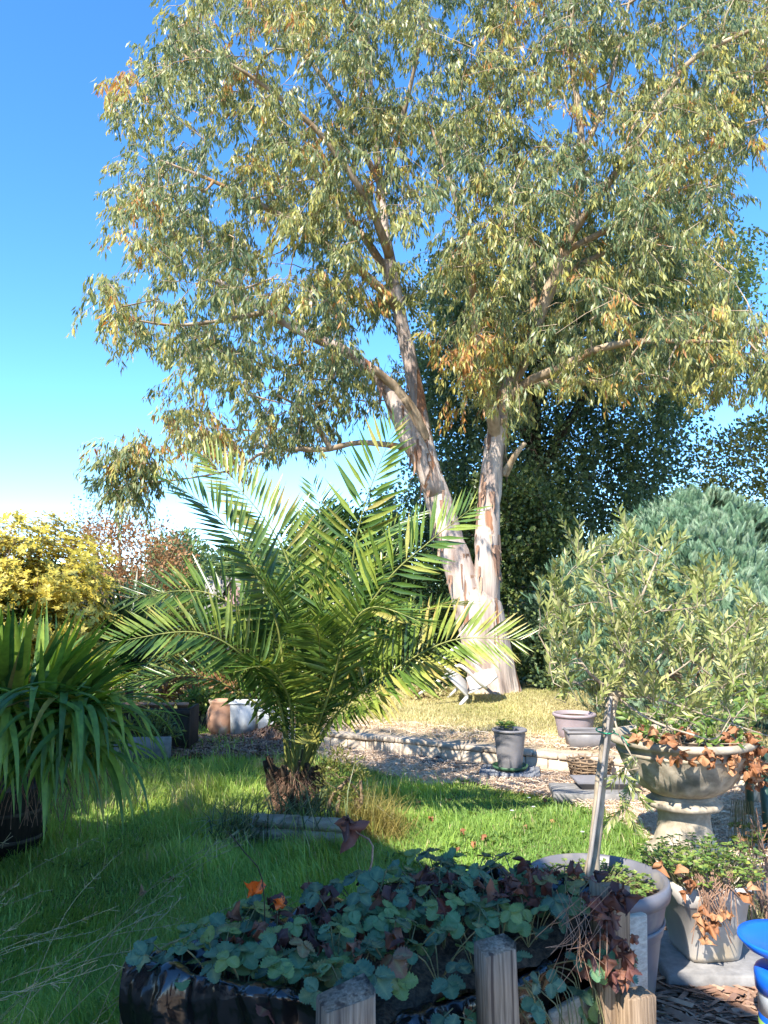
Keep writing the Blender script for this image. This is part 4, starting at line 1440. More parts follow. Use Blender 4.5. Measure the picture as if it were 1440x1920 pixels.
# ------------------------------------------------------------------ strap leaved plant in a dark tub at the left
SPX = np.array([-2.12, 4.55])
tub = thing('plant_tub', 'dark round tub in shade under the strap leaved plant', 'tub', (SPX[0] - .2, SPX[1] + .35, 0))
s1 = Soup()
s1.lathe([(.0, .02), (.21, .02), (.23, .0), (.26, .32), (.28, .35), (.28, .4), (.25, .4), (.23, .36), (0, .36)], (SPX[0] - .2, SPX[1] + .35, 0), seg=36)
s1.build('body', M['wooddark'], tub, smooth=True)
s1 = Soup()
for zz_, rr_ in ((.1, .24), (.26, .256)):
    an = np.linspace(0, 2 * PI, 41)
    s1.tube(np.stack([SPX[0] - .2 + rr_ * np.cos(an), SPX[1] + .35 + rr_ * np.sin(an), 0 * an + zz_], 1), .012, sides=6)
s1.build('hoop', M['darkbark'], tub)
sp = thing('strap_leaf_plant', 'big clump of long green strap leaves spilling from a dark tub', 'plant', (SPX[0], SPX[1], .36))


def blade_mesh(p0, d0, L, w, droop, n=9, twist=0.0):
    s_ = Soup()
    p = np.array(p0, float)
    d = np.array(d0, float)
    d /= np.linalg.norm(d)
    V = []
    side = np.cross(d, [0, 0, 1.0])
    if np.linalg.norm(side) < .05: side = np.array([1.0, 0, 0])
    side /= np.linalg.norm(side)
    for q in range(n):
        t = q / (n - 1)
        ww = w * min(1, .45 + t * 2.2) * (1 - max(0, (t - .35) / .65) ** 1.7) + .0006
        nm = np.cross(side, d)
        V += [p - side * ww + nm * ww * .35, p.copy(), p + side * ww + nm * ww * .35]
        p = p + d * L / (n - 1)
        d = d + np.array([0, 0, -droop * (.4 + 1.6 * t) / (n - 1)])
        d /= np.linalg.norm(d)
    F_ = []
    for q in range(n - 1):
        F_ += [[3 * q, 3 * q + 1, 3 * q + 4, 3 * q + 3], [3 * q + 1, 3 * q + 2, 3 * q + 5, 3 * q + 4]]
    return s_.add(V, np.array(F_))


def strap(px, py, d, tx, ty, td, w, droop):
    a_ = P(px, py, d)
    e = P(tx, ty, td)
    L = np.linalg.norm(e - a_) * (1 + .12 * droop)
    d_ = (e - a_) / np.linalg.norm(e - a_) + np.array([0, 0, droop * .55])
    blade_mesh(a_, d_, L, w, droop).build('leaf', M['strap'], sp)


for q in range(150):
    # three fanned shoots: upright at the left, swept over to the right
    sh = random.choice([0, 0, 1, 1, 1, 2, 2])
    bx, by, am, asd = ((5, 1350, 1.5, .22), (75, 1355, .85, .35), (120, 1345, .38, .25))[sh]
    d_ = random.uniform(4.35, 4.9)
    an = random.gauss(am, asd)
    L = random.uniform(110, 215)
    bx, by = bx + random.gauss(0, 22), by + random.gauss(0, 10)
    tx, ty = bx + math.cos(an) * L, by - math.sin(an) * L
    strap(bx, by, d_, tx, ty, d_ + random.gauss(-.1, .3), random.uniform(.016, .028), random.uniform(.2, .75))
for q in range(140):
    bx, by = random.uniform(-40, 185), random.uniform(1315, 1375)
    d_ = random.uniform(4.1, 4.45)
    a_ = P(bx, by, d_)
    an = random.uniform(-2.9, .3)
    dr_ = np.array([math.cos(an), math.sin(an), random.uniform(.3, .8)])
    blade_mesh(a_, dr_, random.uniform(.42, .8), random.uniform(.016, .028), random.uniform(2.0, 3.8), n=12).build('leaf', M['strap'], sp)
for q in range(85):
    a_ = P(random.uniform(-40, 175), random.uniform(1370, 1420), random.uniform(4.1, 4.35))
    an = random.uniform(-2.9, .2)
    blade_mesh(a_, np.array([math.cos(an), math.sin(an), random.uniform(0, .5)]), random.uniform(.4, .7), random.uniform(.013, .024), random.uniform(1.8, 3.2), n=11).build('leaf', M['strap'], sp)
ds_ = Soup()
for q in range(150):
    a_ = P(random.uniform(-30, 190), random.uniform(1360, 1420), random.uniform(4.2, 4.5))
    an = random.uniform(-2.8, .2)
    e = a_ + np.array([math.cos(an) * random.uniform(.1, .4), math.sin(an) * .2, random.uniform(-.45, -.1)])
    ds_.tube(spline(np.array([a_, (a_ + e) / 2 + [0, 0, .06], e]), 5), .0018, sides=3, cap=False, t=random.random())
ds_.build('dead_stalks', M['stake'], sp, kind='stuff')

# ------------------------------------------------------------------ planter, pots, troughs at the back left
pb = G(285, 1405)
plt_ = thing('wooden_planter', 'dark stained wooden trough in the shade with a scalloped top rail', 'planter', (pb[0], 8.0, 0))
xA, xB = P(228, 1370, 8.0)[0], P(352, 1370, 8.0)[0]
zT = P(300, 1338, 8.0)[2]
nb = 7
for q in range(nb):
    s1 = Soup()
    w = (xB - xA) / nb
    s1.box([xA + w * (q + .5), 8.0, zT / 2 + .06], (w - .006, .025, zT - .02), bev=.004)
    s1.build('plank', M['wooddark'], plt_)
s1 = Soup()
s1.box([(xA + xB) / 2, 8.0, zT + .01], (xB - xA + .04, .05, .05), bev=.006)
s1.build('rail', M['wooddark'], plt_)
s1 = Soup()
s1.box([xA, 8.2, zT / 2 + .05], (.03, .4, zT), bev=.004)
s1.build('side', M['wooddark'], plt_)
s1 = Soup()
s1.box([xB, 8.2, zT / 2 + .05], (.03, .4, zT), bev=.004)
s1.build('side', M['wooddark'], plt_)
s1 = Soup()
s1.box([(xA + xB) / 2, 8.2, zT - .04], (xB - xA - .04, .36, .03))
s1.build('soil', M['soil'], plt_)
for q in range(5):
    pp_ = P(238 + q * 26, 1330, 8.2)
    bl = thing('terracotta_pot', ['leftmost', 'second from left', 'middle', 'second from right', 'rightmost'][q] + ' of the small terracotta pots sunk in the dark wooden trough', 'pot', (pp_[0], 8.2, zT - .02), 'small pots in the dark trough')
    s1 = Soup()
    s1.lathe([(0, 0), (.045, 0), (.058, .08), (.066, .08), (.066, .1), (.055, .1), (.05, .07), (0, .07)], (pp_[0], 8.2, zT - .02), seg=16)
    s1.build('body', M['terracotta'], bl)
s1 = Soup()
q0, q1 = P(215, 1410, 7.6), P(320, 1395, 7.6)
zz0 = P(265, 1383, 7.6)[2]
s1.box([(q0[0] + q1[0]) / 2, 7.6, zz0 / 2 + .01], (q1[0] - q0[0], .05, zz0 - .01), rotz(.1), bev=.008)
tag(s1.build('board', M['slabgrey'], loc=((q0[0] + q1[0]) / 2, 7.6, 0)), 'grey weathered board standing on edge before the dark trough', 'board')
bush('weed_plant', 'dark feathery weed growing in front of the wooden trough', 'plant', [(225, 1395), (235, 1350), (270, 1335), (320, 1350), (330, 1385)], 7.75, .08, 40, 30, .08, .05, .3, 'birch', (P(275, 1395, 7.75)[0], 7.75), part='leaves', tbias=.2)
# terracotta pot and pale troughs
tp0 = P(410, 1364, 9.0)
tz0 = 0.0
tpot = thing('terracotta_pot', 'rounded terracotta pot standing left of the pale metal trough', 'pot', (tp0[0], 9.1, 0))
s1 = Soup()
s1.lathe([(0, 0), (.1, 0), (.15, .08), (.165, .18), (.15, .28), (.12, .34), (.14, .37), (.14, .39), (.11, .39), (.1, .33), (0, .32)], (tp0[0], 9.1, 0), seg=28)
s1.build('body', M['terracotta'], tpot, smooth=True)


def trough(name, label, px0, px1, pyb, pyt, d, depth, mat, z0=0.0, cat='trough'):
    a_, b_ = P(px0, pyb, d), P(px1, pyb, d)
    zt = P(px0, pyt, d)[2]
    o = thing(name, label, cat, ((a_[0] + b_[0]) / 2, d + depth / 2, z0))
    w = b_[0] - a_[0]
    h = zt - z0
    s_ = Soup()
    c = np.array([(a_[0] + b_[0]) / 2, d + depth / 2, z0])
    V = []
    for z, k in ((0, .9), (h, 1), (h, .93), (h * .8, .92)):
        V += [c + np.array([sx * w / 2 * k, sy * depth / 2 * k, z]) for sx, sy in ((-1, -1), (1, -1), (1, 1), (-1, 1))]
    F_ = [[0, 3, 2, 1]] + [[4 * r_ + j, 4 * r_ + (j + 1) % 4, 4 * r_ + 4 + (j + 1) % 4, 4 * r_ + 4 + j] for r_ in range(3) for j in range(4)]
    s_.add(V, F_)
    s_.build('body', M[mat], o)
    s_ = Soup()
    s_.box(c + np.array([0, 0, h * .8]), (w * .9, depth * .9, .02))
    s_.build('soil', M['soil'], o)
    rm = Soup()
    for sx, sy, ax in ((0, -1, 0), (0, 1, 0), (-1, 0, 1), (1, 0, 1)):
        rm.box(c + np.array([sx * (w / 2), sy * (depth / 2), h - .008]), (w + .03, .018, .022) if ax == 0 else (.018, depth - .02, .022), bev=.004)
    rm.build('rim', M[mat], o)
    return o


trough('metal_trough', 'pale galvanised metal trough behind the palm foot', 430, 478, 1370, 1318, 8.9, .3, 'galv')
trough('metal_trough', 'low pale grey trough right of the galvanised one behind the palm', 482, 545, 1368, 1330, 8.85, .26, 'galv')
bush('weed_plant', 'fresh green leafy plant between the dark trough and terracotta pot', 'plant', [(350, 1350), (350, 1300), (385, 1290), (420, 1310), (420, 1345)], 9.6, .12, 46, 26, .1, .07, .35, 'lime', (P(385, 1355, 9.6)[0], 9.6), part='leaves')
bush('weed_plant', 'rusty leaved low plant under the left palm fronds', 'plant', [(300, 1310), (310, 1270), (360, 1255), (430, 1275), (430, 1310)], 10.4, .12, 46, 26, .1, .07, .45, 'rust', (P(365, 1320, 10.4)[0], 10.4), part='leaves')
# woodchip mound before the troughs
ch = Soup()
q = np.stack([rng.uniform(-2.3, -.7, 5000), rng.uniform(7.7, 8.9, 5000)], 1)
strands(ch, q, .04, .14, .006, zr=.05)
tag(ch.build('wood_chips', M['barklitter'], kind='stuff'), 'dull brown woodchip strip before the pale troughs', 'wood chips')

# ------------------------------------------------------------------ retaining wall of blocks
rw = thing('retaining_wall', 'low pale block wall holding up the raised lawn', 'wall', (W0[0], W0[1], 0))
BL = []
for nm_, w, h, dpt in (('block', .21, .125, .1), ('coping_block', .235, .045, .15)):
    s1 = Soup()
    s1.box([0, 0, 0], (w - .007, dpt, h), bev=.006)
    me = s1.mesh(nm_)
    me.materials.append(M['block' if nm_ == 'block' else 'cap'])
    BL.append(me)
Rw_ = rotz(math.atan2(WD[1], WD[0]))
for q in range(-3, 22):
    p_ = W0 + WD * (.21 * q) + WN * random.gauss(.02, .004)
    put('block', BL[0], mat4(Rw_ @ rotz(random.gauss(0, .012)), np.array([p_[0], p_[1], .06 + random.gauss(0, .003)])), rw)
for q in range(-3, 20):
    p_ = W0 + WD * (.235 * q + .07) + WN * random.gauss(.03, .005)
    put('coping_block', BL[1], mat4(Rw_ @ rotz(random.gauss(0, .015)) @ rotx(random.gauss(0, .015)), np.array([p_[0], p_[1], .147 + random.gauss(0, .003)])), rw)


# ------------------------------------------------------------------ log edging at the palm foot
lp0, lp1 = P(478, 1520, 5.15), P(648, 1545, 4.95)
for row, (z, rr_) in enumerate(((.045, .045), (.125, .042))):
    nlog = 2
    for k_ in range(nlog):
        f0, f1 = k_ / nlog + .006, (k_ + 1) / nlog - .006
        a_ = np.array([lp0[0] + (lp1[0] - lp0[0]) * f0, 5.12 - .12 * f0, z])
        b_ = np.array([lp0[0] + (lp1[0] - lp0[0]) * f1, 5.12 - .12 * f1, z + random.gauss(0, .004)])
        o = thing('edging_log', ['lower', 'upper'][row] + ' pale round log on the ' + ['left', 'right'][k_] + ' of the edging before the palm', 'log', tuple((a_ + b_) / 2), 'edging logs before the palm')
        s1 = Soup()
        s1.tube(spline(np.array([a_, (a_ + b_) / 2 + [0, random.gauss(0, .006), 0], b_]), 8), rr_ * (1 + rng.normal(0, .03, 8)), sides=12)
        s1.build('log_body', M['log'], o)
        s1 = Soup()
        for e_, s_ in ((a_, -1), (b_, 1)):
            dvec = norm(b_ - a_) * .002 * s_
            s1.tube(np.array([e_, e_ + dvec]), rr_ * .8, sides=12)
        s1.build('end_grain', M['woodwarm'], o)


def tuft(name, label, c, n, L, w, mat, lean, cat='grass', r=.06):
    s_ = Soup()
    p_ = np.stack([rng.normal(c[0], r, n), rng.normal(c[1], r, n), np.full(n, c[2] - .01)], 1)
    blades(s_, p_, rng.uniform(.6, 1.2, n) * L, np.full(n, w), np.abs(rng.normal(lean, .35, n)), np.clip(rng.normal(.5, .2, n), 0, 1), curl=.9)
    return tag(s_.build(name, M[mat], loc=c, kind='stuff'), label, cat)


tuft('grass_tuft', 'arching dark strap grass tuft left of the edging logs', np.array([P(450, 1530, 5.1)[0], 5.1, .01]), 220, .36, .005, 'liriope', .75, r=.09)
tuft('grass_tuft', 'grey green arching grass leaves falling over the edging logs', np.array([P(570, 1480, 5.25)[0], 5.2, .12]), 170, .36, .0045, 'liriope', .75, r=.13)
tuft('grass_tuft', 'wispy golden grass clump right of the palm foot', np.array([P(690, 1530, 5.2)[0], 5.25, .01]), 1500, .34, .002, 'wispy', .7, r=.1)
bush('weed_plant', 'spindly dry green weed at the right side of the palm trunk', 'plant', [(590, 1500), (600, 1430), (640, 1400), (690, 1450), (680, 1510)], 5.35, .07, 60, 16, .07, .035, .3, 'ygreen', (P(640, 1520, 5.35)[0], 5.35), stem_mat='twig', part='leaves', r0=.002)


# ------------------------------------------------------------------ pots
def round_pot(name, label, c, rb, rt, h, rim, mat, bands=True, soil=True, cat='pot'):
    o = thing(name, label, cat, tuple(c))
    s_ = Soup()
    s_.lathe([(0, .0), (rb * .96, .0), (rb, .006), (rb + (rt - rb) * .3, h * .3), (rb + (rt - rb) * .62, h * .62), (rt, h - rim)], c, seg=48)
    s_.build('body', M[mat], o, smooth=True)
    s_ = Soup()
    s_.lathe([(rt - .004, h - rim - .004), (rt + .012, h - rim), (rt + .016, h - rim * .5), (rt + .012, h - .004), (rt + .004, h), (rt - .008, h - .004), (rt - .014, h - rim), (rt - .02, h - .12 * h - .02)], c, seg=48)
    s_.build('rim', M[mat], o, smooth=True)
    if soil:
        s_ = Soup()
        nr_ = 14
        pr = [(rt * .93 * q / nr_, h - .1 * h - .015 + rng.normal(0, .004)) for q in range(nr_, -1, -1)]
        pr[-1] = (0.0, pr[-1][1])
        s_.lathe(pr, c, seg=40)
        s_.build('soil', M['soil'], o)
    return o


def herb(name, label, cat, c, n, spread, ll, lw, mat, hgt, stem_mat='petiole', group=None):
    """small leafy plant: each shoot a thin stem with its leaves"""
    o = thing(name, label, cat, tuple(c), group)
    st = Soup()
    lf_ = Soup()
    for q in range(n):
        an = rng.uniform(0, 2 * PI)
        r_ = spread * math.sqrt(rng.random())
        a_ = c + np.array([math.cos(an) * r_ * .6, math.sin(an) * r_ * .6, -.005])
        e = c + np.array([math.cos(an) * r_, math.sin(an) * r_, hgt * rng.uniform(.4, 1.1)])
        cc = spline(np.array([a_, (a_ + e) / 2 + rng.normal(0, .008, 3), e]), 5)
        st.tube(cc, .0015, sides=3, cap=False)
        k_ = 3
        an2 = rng.uniform(0, 6) + np.arange(k_) * 2 * PI / k_
        dd = np.stack([np.cos(an2), np.sin(an2), rng.uniform(-.1, .5, k_)], 1)
        scatter_leaves(lf_, np.repeat(e[None], k_, 0), dd, rng.uniform(.8, 1.2, k_) * ll, lw, np.clip(rng.normal(.5, .22, k_), 0, 1), up=np.tile([[0, 0, 1.0]], (k_, 1)) + rng.normal(0, .3, (k_, 3)))
    st.build('stems', M[stem_mat], o, kind='stuff')
    lf_.build('leaves', M[mat], o, kind='stuff')
    return o


def grid_paver(label, c, nx, ny, cell, hh, rot, group='plastic grid pavers on the straw'):
    """open grid of cell walls: a slab one can see through from above"""
    o = thing('grid_paver', label, 'paver', tuple(c), group)
    s_ = Soup()
    R_ = rotz(rot)
    for q in range(nx + 1):
        s_.box(c + R_ @ np.array([(q - nx / 2) * cell, 0, hh / 2]), (.007, ny * cell + .007, hh), R_)
    s_.build('wall_row', M['gridplastic'], o)
    s_ = Soup()
    for q in range(ny + 1):
        s_.box(c + R_ @ np.array([0, (q - ny / 2) * cell, hh / 2 - .001]), (nx * cell + .005, .007, hh - .004), R_)
    s_.build('cross_row', M['gridplastic'], o)
    return o


gp = G(952, 1448)
grid_paver('grey plastic grid paver under the small grey pot and green saucer', np.array([gp[0], 6.98, .006]), 12, 8, .042, .05, -.2)
gp2 = G(682, 1396)
grid_paver('grey plastic grid paver lying by the wall right of the palm', np.array([gp2[0], gp2[1] - .02, .01]), 11, 7, .042, .05, -.15)
sc0 = np.array([gp[0], 6.97, .06])
sau = thing('saucer', 'dark green plastic saucer under the small grey pot', 'saucer', tuple(sc0))
s1 = Soup()
s1.lathe([(0, 0), (.13, 0), (.15, .012), (.158, .035), (.15, .035), (.14, .014), (0, .012)], sc0, seg=36)
s1.build('dish', M['greensaucer'], sau, smooth=False)
pz = sc0 + np.array([0, 0, .014])
sp_ = round_pot('plant_pot', 'tapered grey plastic pot on a green saucer by the block wall', pz, .105, .14, .33, .022, 'greyplastic')
herb('strawberry_seedling', 'small bright leafed seedling growing in the small tapered grey pot', 'plant', pz + np.array([-.02, 0, .29]), 16, .09, .055, .7, 'lime', .1)
st_ = Soup()
pm = G(865, 1432)
for q in range(1):
    gxm = np.linspace(-.38, .38, 15)
    gym = np.linspace(-.26, .26, 11)
    XX, YY = np.meshgrid(gxm, gym)
    ZZ = .012 + .03 * np.abs(rng.normal(0, .5, XX.shape)) * (1 - (YY / .27) ** 2)
    V = np.stack([pm[0] + XX.ravel() + rng.normal(0, .01, XX.size), pm[1] + YY.ravel() + rng.normal(0, .012, XX.size) - XX.ravel() * .3, ZZ.ravel()], 1)
    i_ = (np.arange(10)[:, None] * 15 + np.arange(14)[None]).ravel()
    st_.add(V, np.stack([i_, i_ + 1, i_ + 16, i_ + 15], 1))
tag(st_.build('weed_membrane', M['fabric'], loc=(pm[0], pm[1], 0)), 'crumpled black membrane sheet on the straw left of the small grey pot', 'membrane')


def crumple(name, label, c, sx, sy, h, mat, cat, group=None):
    gx_, gy_ = np.linspace(-1, 1, 10), np.linspace(-1, 1, 8)
    XX, YY = np.meshgrid(gx_, gy_)
    ZZ = h * (.15 + np.abs(rng.normal(0, .5, XX.shape)) * (1 - np.maximum(np.abs(XX), np.abs(YY)) ** 2))
    V = np.stack([c[0] + XX.ravel() * sx + rng.normal(0, sx * .08, XX.size), c[1] + YY.ravel() * sy + rng.normal(0, sy * .1, XX.size), c[2] + ZZ.ravel()], 1)
    i_ = (np.arange(7)[:, None] * 10 + np.arange(9)[None]).ravel()
    s_ = Soup().add(V, np.stack([i_, i_ + 1, i_ + 11, i_ + 10], 1))
    return tag(s_.build(name, M[mat], loc=tuple(c)), label, cat, group)


c_ = G(716, 1405)
crumple('plastic_sheet', 'pale crumpled sheet beside the grid paver near the palm', c_ + np.array([0, 0, .01]), .12, .08, .06, 'rag', 'sheet')
c_ = G(1165, 1498)
crumple('plastic_sheet', 'pale crumpled sheet on the straw left of the urn', c_ + np.array([0, 0, .01]), .26, .12, .05, 'rag', 'sheet')
c_ = G(1200, 1480)
crumple('plastic_sheet', 'dark crumpled sheet scrap close to the urn bowl', c_ + np.array([.05, 0, .02]), .14, .08, .05, 'fabric', 'sheet')
# mauve pot and grey trough on the raised lawn
mp_ = P(1078, 1384, 7.9)
mv = round_pot('plant_pot', 'wide faded mauve pot standing on the dry raised lawn', np.array([mp_[0], 7.9, .17]), .16, .2, .24, .03, 'mauve')
trough('plant_trough', 'dark grey plastic trough before the mauve pot on the wall', 1068, 1165, 1415, 1372, 7.2, .22, 'greyplastic', z0=.17)
# wire basket with dead leaves and trays
bk0 = P(1115, 1450, 6.6)
wb = thing('wicker_basket', 'brown woven basket with dead leaves behind the olive cane', 'basket', (bk0[0], 6.7, 0))
s1 = Soup()
for q in range(7):
    zq = .02 + q * .026
    rq = .15 + .006 * q
    an = np.linspace(0, 2 * PI, 33)
    s1.tube(np.stack([bk0[0] + rq * np.cos(an), 6.75 + rq * .8 * np.sin(an), zq + .006 * np.sin(an * 8 + q * PI)], 1), .009, sides=5)
s1.build('weave', M['twig'], wb, kind='stuff')
s1 = Soup()
for q in range(20):
    an = q * PI / 10
    s1.tube(np.array([[bk0[0] + .15 * math.cos(an), 6.75 + .12 * math.sin(an), .01], [bk0[0] + .19 * math.cos(an), 6.75 + .15 * math.sin(an), .2]]), .006, sides=5)
s1.build('uprights', M['twig'], wb, kind='stuff')
s1 = Soup()
s1.lathe([(0, .15), (.13, .15), (.15, .13)], (bk0[0], 6.75, 0), seg=20)
s1.build('soil', M['soil'], wb)
for nm_, lb, px0, px1, pyb, d_, mt in (('seed_tray', 'shallow black tray lying on a slab behind the olive cane', 1085, 1205, 1462, 6.15, 'greyplastic'),):
    a_, b_ = P(px0, pyb, d_), P(px1, pyb, d_)
    o = thing(nm_, lb, 'tray', ((a_[0] + b_[0]) / 2, d_ + .15, .07))
    c = np.array([(a_[0] + b_[0]) / 2, d_ + .15, .0])
    w, dpp = b_[0] - a_[0], .32
    s1 = Soup()
    V = []
    for z, k in ((.07, .86), (.115, 1), (.118, 1.03), (.115, .96), (.08, .84)):
        V += [c + np.array([sx * w / 2 * k, sy * dpp / 2 * k, z]) for sx, sy in ((-1, -1), (1, -1), (1, 1), (-1, 1))]
    F_ = [[0, 3, 2, 1], [16, 17, 18, 19]] + [[4 * r_ + j, 4 * r_ + (j + 1) % 4, 4 * r_ + 4 + (j + 1) % 4, 4 * r_ + 4 + j] for r_ in range(4) for j in range(4)]
    s1.add(V, F_)
    s1.build('body', M[mt], o)
s1 = Soup()
q0 = P(1045, 1480, 6.05)
s1.box([q0[0] + .3, 6.2, .036], (.62, .36, .07), rotz(-.08), bev=.006)
tag(s1.build('slab', M['slabgrey'], loc=(q0[0] + .3, 6.2, 0)), 'grey paving slab under the shallow black tray', 'slab')

# ------------------------------------------------------------------ fallen white chair
chp = np.array([P(845, 1300, 10.4)[0], 10.45, .17])
chair = thing('garden_chair', 'white plastic garden chair tipped over beside the eucalyptus trunk', 'chair', tuple(chp))
# chair built upright facing +X, then tipped back about its rear legs
Rc = rotz(PI - .35) @ roty(math.radians(-52)) @ rotz(.5)
co = np.array([.62, 10.3, .27])


def cpt(p_):
    return co + Rc @ np.array(p_, float)


s1 = Soup()
s1.box(cpt([0, 0, .42]), (.44, .44, .03), Rc, bev=.012)
s1.build('seat', M['chairwhite'], chair)
s1 = Soup()
an = np.linspace(0, 1, 9)
V = []
for z in np.linspace(.46, .84, 7):
    wz = .21 * math.sqrt(max(.08, 1 - max(0, (z - .6) / .27) ** 2.5))
    for t in np.linspace(-1, 1, 9):
        V.append(cpt([-.22 - (z - .46) * .25 + .05 * t * t, t * wz, z]))
V2 = [v_ + Rc @ np.array([-.02, 0, 0]) for v_ in V]
F_ = [[r_ * 9 + j, r_ * 9 + j + 1, (r_ + 1) * 9 + j + 1, (r_ + 1) * 9 + j] for r_ in range(6) for j in range(8)]
F2 = [[63 + x for x in f[::-1]] for f in F_]
edge = [r_ * 9 for r_ in range(7)] + [54 + j for j in range(1, 9)] + [r_ * 9 + 8 for r_ in range(5, -1, -1)] + [j for j in range(7, 0, -1)]
FE = [[edge[q], edge[(q + 1) % len(edge)], edge[(q + 1) % len(edge)] + 63, edge[q] + 63] for q in range(len(edge))]
s1.add(V + V2, F_ + F2 + FE)
s1.build('backrest', M['chairwhite'], chair)
for sy in (-1, 1):
    for xx, sl_ in ((.2, .05), (-.2, -.07)):
        s1 = Soup()
        s1.tube(np.array([cpt([xx + sl_, sy * .25, 0]), cpt([xx, sy * .21, .42])]), np.array([.02, .026]), sides=6)
        s1.build('leg', M['chairwhite'], chair)
    s1 = Soup()
    s1.tube(spline(np.array([cpt([.22, sy * .23, .42]), cpt([.23, sy * .25, .62]), cpt([.12, sy * .26, .67]), cpt([-.12, sy * .25, .67]), cpt([-.27, sy * .2, .68])]), 14), .023, sides=6)
    s1.build('armrest', M['chairwhite'], chair)

# ------------------------------------------------------------------ urn
U0 = np.array([P(1285, 1590, 4.75)[0], 4.75, 0])
urn = thing('garden_urn', 'large weathered stone urn with fluted bowl on a flared pedestal', 'urn', tuple(U0))
zr = P(1290, 1398, 4.4)[2]
rim_r = .415
s1 = Soup()
z0 = zr - .33


def gad(a, z, r):
    k_ = np.clip((z0 + .235 - z) / .03, 0, 1) * np.clip((r - .17) / .06, 0, 1)
    return 1 + .045 * k_ * (np.abs(np.cos(9 * (a + (z - z0) * 2.2))) - .55)


prof = [(.16, z0), (.19, z0 + .004), (.235, z0 + .03), (.27, z0 + .06), (.3, z0 + .1), (.325, z0 + .14), (.345, z0 + .18), (.36, z0 + .22), (.368, z0 + .232), (.374, z0 + .236), (.374, z0 + .25), (.368, z0 + .254),
        (.378, z0 + .275), (.392, z0 + .285), (.41, z0 + .29), (.42, z0 + .3), (.422, z0 + .315), (.415, z0 + .328), (.4, z0 + .332), (.38, z0 + .325), (.37, z0 + .3), (.34, z0 + .26), (.0, z0 + .255)]
s1.lathe(prof, U0 * [1, 1, 0], seg=144, mod=gad)
s1.build('bowl', M['stone'], urn, smooth=True)
s1 = Soup()
s1.lathe([(.0, z0 + .003), (.17, z0 + .002), (.185, z0 - .008), (.175, z0 - .02), (.18, z0 - .028), (.215, z0 - .045), (.22, z0 - .06), (.21, z0 - .075), (.16, z0 - .082)], U0 * [1, 1, 0], seg=64)
s1.build('collar', M['stone'], urn, smooth=True)
s1 = Soup()
zp = z0 - .082
s1.lathe([(.15, zp + .003), (.15, zp - .02), (.145, zp - .06), (.155, zp * .55), (.19, zp * .25), (.225, .06), (.235, .05), (.235, 0), (0, 0)], U0 * [1, 1, 0], seg=64)
s1.build('pedestal', M['stone'], urn, smooth=True)
s1 = Soup()
s1.lathe([(.37, z0 + .29), (.25, z0 + .3), (0, z0 + .31)], U0 * [1, 1, 0], seg=32)
s1.build('soil', M['soil'], urn)
UT = U0 * [1, 1, 0] + np.array([0, 0, zr - .02])


# crumpled dead leaf mesh variants
def deadleaf_mesh(name, mat, seed, curl=1.0):
    """withered lobed leaf: crumpled fan with a ragged, rolled-in margin"""
    r_ = np.random.default_rng(seed)
    nr, na = 4, 15
    V = [[0, .12, 0]]
    ph = r_.uniform(0, 6, 4)
    for j in range(1, nr + 1):
        f = j / nr
        for q in range(na):
            a_ = -2.7 + 5.4 * q / (na - 1)
            rad = (.34 + .2 * math.cos(a_) + .13 * math.cos(5 * a_ + ph[3] * .2) + r_.normal(0, .035)) * f
            z = curl * (.22 * f * f * math.sin(3 * a_ + ph[0]) + .16 * f * math.sin(5 * a_ + ph[1]) - .35 * f * f * abs(math.sin(a_)) + r_.normal(0, .03))
            V.append([rad * math.sin(a_) * (1 - .3 * f * curl * .5), .3 + rad * math.cos(a_), z])
    F_ = [[0, 1 + q, 2 + q] for q in range(na - 1)]
    G_ = [[1 + (j - 1) * na + q, 1 + j * na + q, 2 + j * na + q, 2 + (j - 1) * na + q] for j in range(1, nr) for q in range(na - 1)]
    me = Soup().add(V, F_ + G_).mesh(name)
    me.materials.append(M[mat])
    return me


DLB = [deadleaf_mesh('dead_leaf', 'deadbright', q, 1.2) for q in range(5)]
DLD = [deadleaf_mesh('dead_leaf', 'dead', q + 20, 1.2) for q in range(5)]


def dead_leaves(parent, pts, size, meshes, down=.8):
    for p_ in pts:
        d_ = norm(rng.normal(0, .6, 3) + np.array([0, -.3, -down]))[None]
        R = frames(d_, norm(rng.normal(0, .5, 3) + np.array([0, -1.0, .3]))[None])[0]
        put('dead_leaf', random.choice(meshes), mat4(R, np.asarray(p_), size * random.uniform(.7, 1.25)), parent)


up = thing('urn_plant', 'straggling green leafed plant with rusty dead leaves growing in the stone urn', 'plant', tuple(UT))
st = Soup()
lf = Soup()
for q in range(60):
    e = P(random.uniform(1160, 1440), random.uniform(1300, 1400), random.uniform(4.35, 5.1))
    a_ = UT + np.array([random.gauss(0, .13), random.gauss(0, .1), -.01])
    cc = spline(np.array([a_, (a_ + e) / 2 + rng.normal(0, .03, 3) + [0, 0, .03], e]), 8)
    st.tube(cc, np.linspace(.004, .0018, 8), sides=4, cap=False)
    k_ = 11
    ts = rng.uniform(.35, 1, k_)
    pp_ = np.stack([np.interp(ts, np.linspace(0, 1, 8), cc[:, w]) for w in range(3)], 1)
    dd = norm(rand_dirs(k_) + norm(cc[-1] - cc[-2]) * .8 + [0, 0, .3])
    scatter_leaves(lf, pp_, dd, rng.uniform(.05, .085, k_), .36, np.clip(rng.normal(.45, .2, k_), 0, 1))
st.build('stems', M['olivebark'], up, kind='stuff')
lf.build('leaves', M['lime'], up, kind='stuff')
dp_ = []
